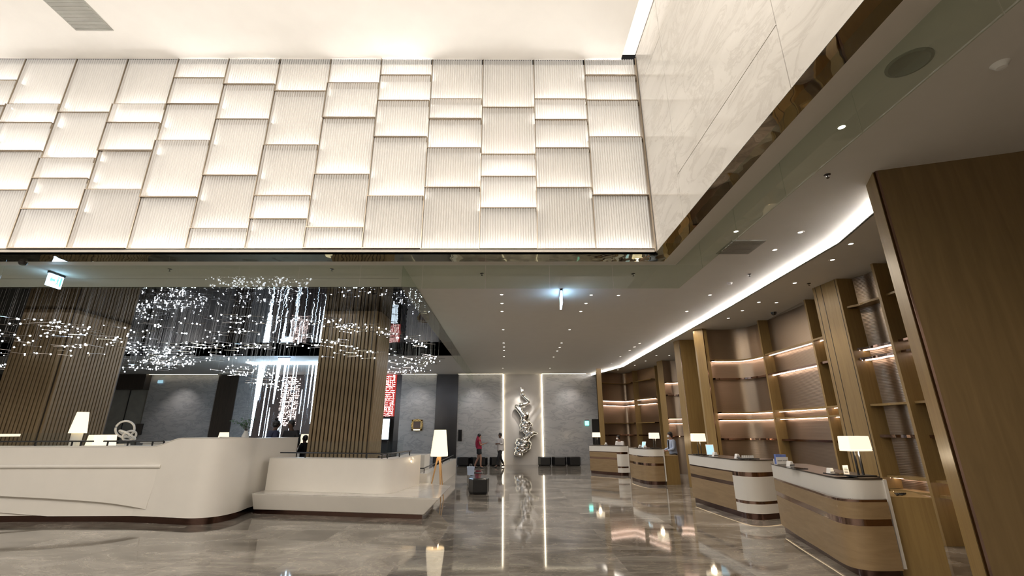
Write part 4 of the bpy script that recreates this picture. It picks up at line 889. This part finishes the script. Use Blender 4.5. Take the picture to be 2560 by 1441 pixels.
for (x, y, lb) in ((4.78, 8.0, 'black leather writing pad behind the brochures on the nearest desk'), (4.74, 6.98, 'black leather writing pad under the price card on the nearest desk'), (5.0, 12.2, 'black tray beside the lamp on the second desk'), (4.86, 17.95, 'black pad on the third desk')):
    tag(MB().box(x-.1, x+.1, y-.15, y+.15, ZD, ZD+.012).build('writing_pad', MT['blackg'], origin=(x, y, ZD)), lb, 'writing pad')
t = thing('cable_pile', 'tangle of black cables on the low oak side counter of the nearest desk', 'cables', (5.3, 6.6, .95))
m = MB()
for k in range(6): m.tube([(5.2+.02*k, 6.55+.02*k, .961), (5.24+.03*k, 6.63, .975), (5.3+.02*k, 6.58+.015*k, .961)], .009, 6)
m.build('cables', MT['blackm'], t)
# floor light lines reflected under desks
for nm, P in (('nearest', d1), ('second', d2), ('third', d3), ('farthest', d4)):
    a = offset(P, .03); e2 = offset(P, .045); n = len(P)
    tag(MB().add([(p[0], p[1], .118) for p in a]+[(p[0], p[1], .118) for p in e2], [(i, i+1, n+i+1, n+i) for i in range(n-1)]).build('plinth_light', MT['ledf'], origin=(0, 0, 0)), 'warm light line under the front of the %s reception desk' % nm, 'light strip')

# ------------------------------------------------------------------ people
def skinmesh(name, chains, mat, parent, root=0, sub=2):
    """chains: list of lists of (x,y,z,r); equal points are merged"""
    V = []; R = []; E_ = []; idx = {}
    def vid(p):
        k = (round(p[0], 4), round(p[1], 4), round(p[2], 4))
        if k not in idx: idx[k] = len(V); V.append(p[:3]); R.append(p[3])
        return idx[k]
    for c in chains:
        for a, b_ in zip(c[:-1], c[1:]): E_.append((vid(a), vid(b_)))
    me = bpy.data.meshes.new(name); me.from_pydata(V, E_, []); me.materials.append(mat)
    o = bpy.data.objects.new(name, me); COL.objects.link(o); o.parent = parent
    s = o.modifiers.new('skin', 'SKIN'); s.use_smooth_shade = True; s.use_x_symmetry = False
    for i, v in enumerate(me.skin_vertices[0].data):
        r = R[i]; v.radius = r if isinstance(r, tuple) else (r, r); v.use_root = (i == root)
    u = o.modifiers.new('sub', 'SUBSURF'); u.levels = sub; u.render_levels = sub
    return o
def person(label, loc, rotz, feet, arms, skin, top, bottom, hair, scale=1.0, lean=0.0, sleeve=.5, long_hair=None, mask=False, shorts=False, jacket=None, held=None, bun=False, headyaw=0, tie=False):
    """local frame: faces +y; feet: ((x,y,z),(x,y,z)); arms: ((elbow),(hand)) for left and right"""
    t = thing('person', label, 'person', loc, None, rotz); t.scale = (scale,)*3
    pel = (0, 0, .93, .115); wst = (0, lean*.12, 1.08, .10); che = (0, lean*.28, 1.27, .14); nck = (0, lean*.42, 1.44, .05); hb = (0, lean*.5+.015, 1.53, .062)
    hm = (0, lean*.53+.02, 1.60, .085); ht = (0, lean*.54+.01, 1.665, .06)
    ch_ = [[pel, wst, che, nck, hb, hm, ht], [hm, (0, hm[1]+.095, 1.575, .016)]]
    shirt = [[(0, 0, .90, .165), (0, 0, .97, .155), (0, lean*.12, 1.08, .15), (0, lean*.28, 1.27, .18), (0, lean*.40, 1.41, .092)]]
    legs = [[(0, 0, 1.02, .14), (0, 0, .96, .15), (0, 0, .90, .155)]]
    for s, ft, (el_, ha) in ((-1, feet[0], arms[0]), (1, feet[1], arms[1])):
        hip = (s*.09, 0, .87, .092); kn = (s*.09*.6+ft[0]*.4, ft[1]*.45+.05, .48, .062); an = (ft[0], ft[1], ft[2]+.08, .04); toe = (ft[0], ft[1]+.13, ft[2]+.035, .034)
        ch_.append([pel, hip, kn, ((kn[0]+an[0])/2, (kn[1]+an[1])/2-.01, (kn[2]+an[2])/2, .052), an, toe])
        sh = (s*.178, lean*.37, 1.385, .062); e_ = (*el_, .038); h_ = (*ha, .024)
        ch_.append([che, sh, e_, ((e_[0]+h_[0])/2, (e_[1]+h_[1])/2, (e_[2]+h_[2])/2, .034), h_])
        d = (Vector(ha)-Vector(el_)).normalized(); sd = d.cross(Vector((0, 0, 1))).normalized(); palm = Vector(ha)+d*.06; pv = (*palm, .026); ch_.append([h_, pv])
        for q in range(4):
            b0 = palm+sd*(q-1.5)*.02+d*.035; b1 = b0+d*(.035+.008*(1.5-abs(q-1.5)))+Vector((0, 0, -.008)); b2 = b1+d*.025+Vector((0, 0, -.014)); ch_.append([pv, (*b0, .009), (*b1, .008), (*b2, .007)])
        tb0 = palm-sd*s*.03-d*.01; ch_.append([h_, (*tb0, .010), (*(tb0+d*.03-sd*s*.012), .009)])
        shirt.append([(0, lean*.28, 1.27, .18), (s*.178, lean*.37, 1.385, .082), tuple([sh[i]+(e_[i]-sh[i])*min(1, sleeve*2) for i in range(3)])+(.056,)]+([tuple([e_[i]+(h_[i]-e_[i])*(sleeve*2-1) for i in range(3)])+(.045,)] if sleeve > .5 else []))
        if shorts: legs.append([(0, 0, .90, .155), (s*.09, 0, .84, .13), tuple([(hip[i]*.6+kn[i]*.4) for i in range(3)])+(.12,), tuple([(hip[i]*.5+kn[i]*.5) for i in range(3)])+(.12,)])
        else: legs.append([(0, 0, .90, .155), (s*.09, 0, .85, .118), (*kn[:3], .082), ((kn[0]+an[0])/2, (kn[1]+an[1])/2-.01, (kn[2]+an[2])/2, .062), (an[0], an[1], an[2]+.03, .05)])
        o = MB().ball((ft[0], ft[1]+.06, ft[2]+.035), .045, .13, .036, 10).build('shoe', MT['blackg'], None, smooth=True); o.parent = t
        o = MB().ball((s*.032, hm[1]+.078, 1.61), .010, .006, .007, 8).build('eye', MT['ink'], None); o.parent = t
    skinmesh('body', ch_, skin, t); skinmesh('top', shirt, top, t); skinmesh('trousers' if not shorts else 'shorts', legs, bottom, t)
    h = MB(); hy = hm[1]
    h.ball((0, hy-.025, 1.635), .088, .098, .085, 14); h.ball((0, hy-.045, 1.585), .082, .075, .085, 12)
    if bun: h.ball((0, hy-.04, 1.74), .05, .05, .045, 10)
    o = h.build('hair', hair, None, smooth=True); o.parent = t
    if long_hair:
        o = skinmesh('long_hair', [[(0, hy-.06, 1.62, .07), (0, hy-.11, 1.45, .085), (0, hy-.15, 1.25, .09), (0, hy-.15, 1.05, .06), (0, hy-.14, .97, .02)]], long_hair, t)
    if mask:
        o = MB().ball((0, hy+.055, 1.555), .056, .045, .045, 12).build('face_mask', MT['mask'], None, smooth=True); o.parent = t
    if tie:
        o = MB().prism([(-.02, lean*.4+.1), (.02, lean*.4+.1), (.02, lean*.4+.13), (-.02, lean*.4+.13)], 1.08, 1.42).build('tie', MT['black'], None); o.parent = t
    if jacket: skinmesh('jacket', [[(0, -.03, .76, .22), (0, -.03, .92, .205), (0, lean*.12-.02, 1.08, .19), (0, lean*.28-.02, 1.27, .205), (0, lean*.38-.02, 1.40, .08)]]+[[(0, lean*.28-.02, 1.27, .205), (s*.185, lean*.37, 1.385, .078), (*a_[0], .062), tuple([a_[0][i]*.4+a_[1][i]*.6 for i in range(3)])+(.052,)] for s, a_ in ((-1, arms[0]), (1, arms[1]))], jacket, t)
    if held:
        o = MB().box(held[0]-.035, held[0]+.035, held[1]-.07, held[1]+.07, held[2], held[2]+.01).build('phone', MT['blackg'], None); o.parent = t
    return t
# woman with crimson hair, profile facing right (+x), holding a phone
q = onZ(1197, 1171, 0)
person('woman with long crimson hair in black shorts holding out a phone', (q.x, 24.4, 0), -PI/2+.1, ((-.08, -.22, .02), (.08, .1, 0)), ((( -.2, .02, 1.14), (-.12, .27, 1.2)), ((.2, .05, 1.13), (.13, .3, 1.22))),
       MT['skin'], MT['redhair'], MT['black'], MT['hair'], .97, 0, .25, long_hair=MT['redhair'], shorts=True, held=(.11, .42, 1.24))
q = onZ(1262, 1168, 0)
person('walking woman in a loose white jacket and black trousers', (onY(1250, 1168, 24.9).x, 24.9, 0), 2.3, ((-.06, .3, 0), (.08, -.32, .03)), (((-.22, .0, 1.15), (-.05, .2, 1.18)), ((.22, .02, 1.15), (.06, .22, 1.15))),
       MT['skind'], MT['shirtw'], MT['black'], MT['hair'], .99, 0, .8, jacket=MT['shirtw'])
person('masked male receptionist in a pale blue shirt beside the third desk', (6.2, 18.0, 0), PI/2+.1, ((-.1, 0, 0), (.1, .05, 0)), (((-.2, .06, 1.12), (-.12, .34, 1.04)), ((.2, .06, 1.12), (.12, .34, 1.04))),
       MT['skin'], MT['shirtb'], MT['black'], MT['hair'], 1.02, .12, .9, mask=True, tie=True)
person('masked female receptionist in a white blouse leaning over the farthest desk', (5.15, 21.6, 0), PI-.9, ((-.1, 0, 0), (.1, 0, 0)), (((-.2, .25, 1.1), (-.1, .45, 1.12)), ((.2, .25, 1.1), (.1, .45, 1.1))),
       MT['skin'], MT['shirtw'], MT['black'], MT['hair'], .93, .55, .75, mask=True, bun=False)
person('dark silhouetted bartender with a hair bun, left of the two behind the bar', (onY(674, 1080, 13.3).x, 13.3, .36), -.7, ((-.1, 0, 0), (.1, 0, 0)), (((-.22, .02, 1.12), (-.16, .12, .95)), ((.22, .02, 1.12), (.16, .12, .95))),
       MT['skind'], MT['navy'], MT['black'], MT['hair'], 1.02, .3, .5, bun=True)
person('dark silhouetted bartender leaning on the bar, right of the two', (onY(735, 1080, 13.45).x, 13.45, .36), PI-.2, ((-.1, 0, 0), (.1, 0, 0)), (((-.26, .1, 1.15), (-.28, .2, .95)), ((.24, .1, 1.12), (.22, .28, 1.05))),
       MT['skind'], MT['black'], MT['black'], MT['hair'], 1.02, .3, .8)
person('small dark figure in front of the cream lamp beside the slatted column', (onY(763, 1110, 13.75).x, 13.75, .36), 1.4, ((-.1, .1, 0), (.1, .1, 0)), (((-.2, .1, 1.12), (-.1, .3, 1.1)), ((.2, .1, 1.12), (.1, .3, 1.1))),
       MT['skind'], MT['black'], MT['black'], MT['hair'], .78, .05, .6)
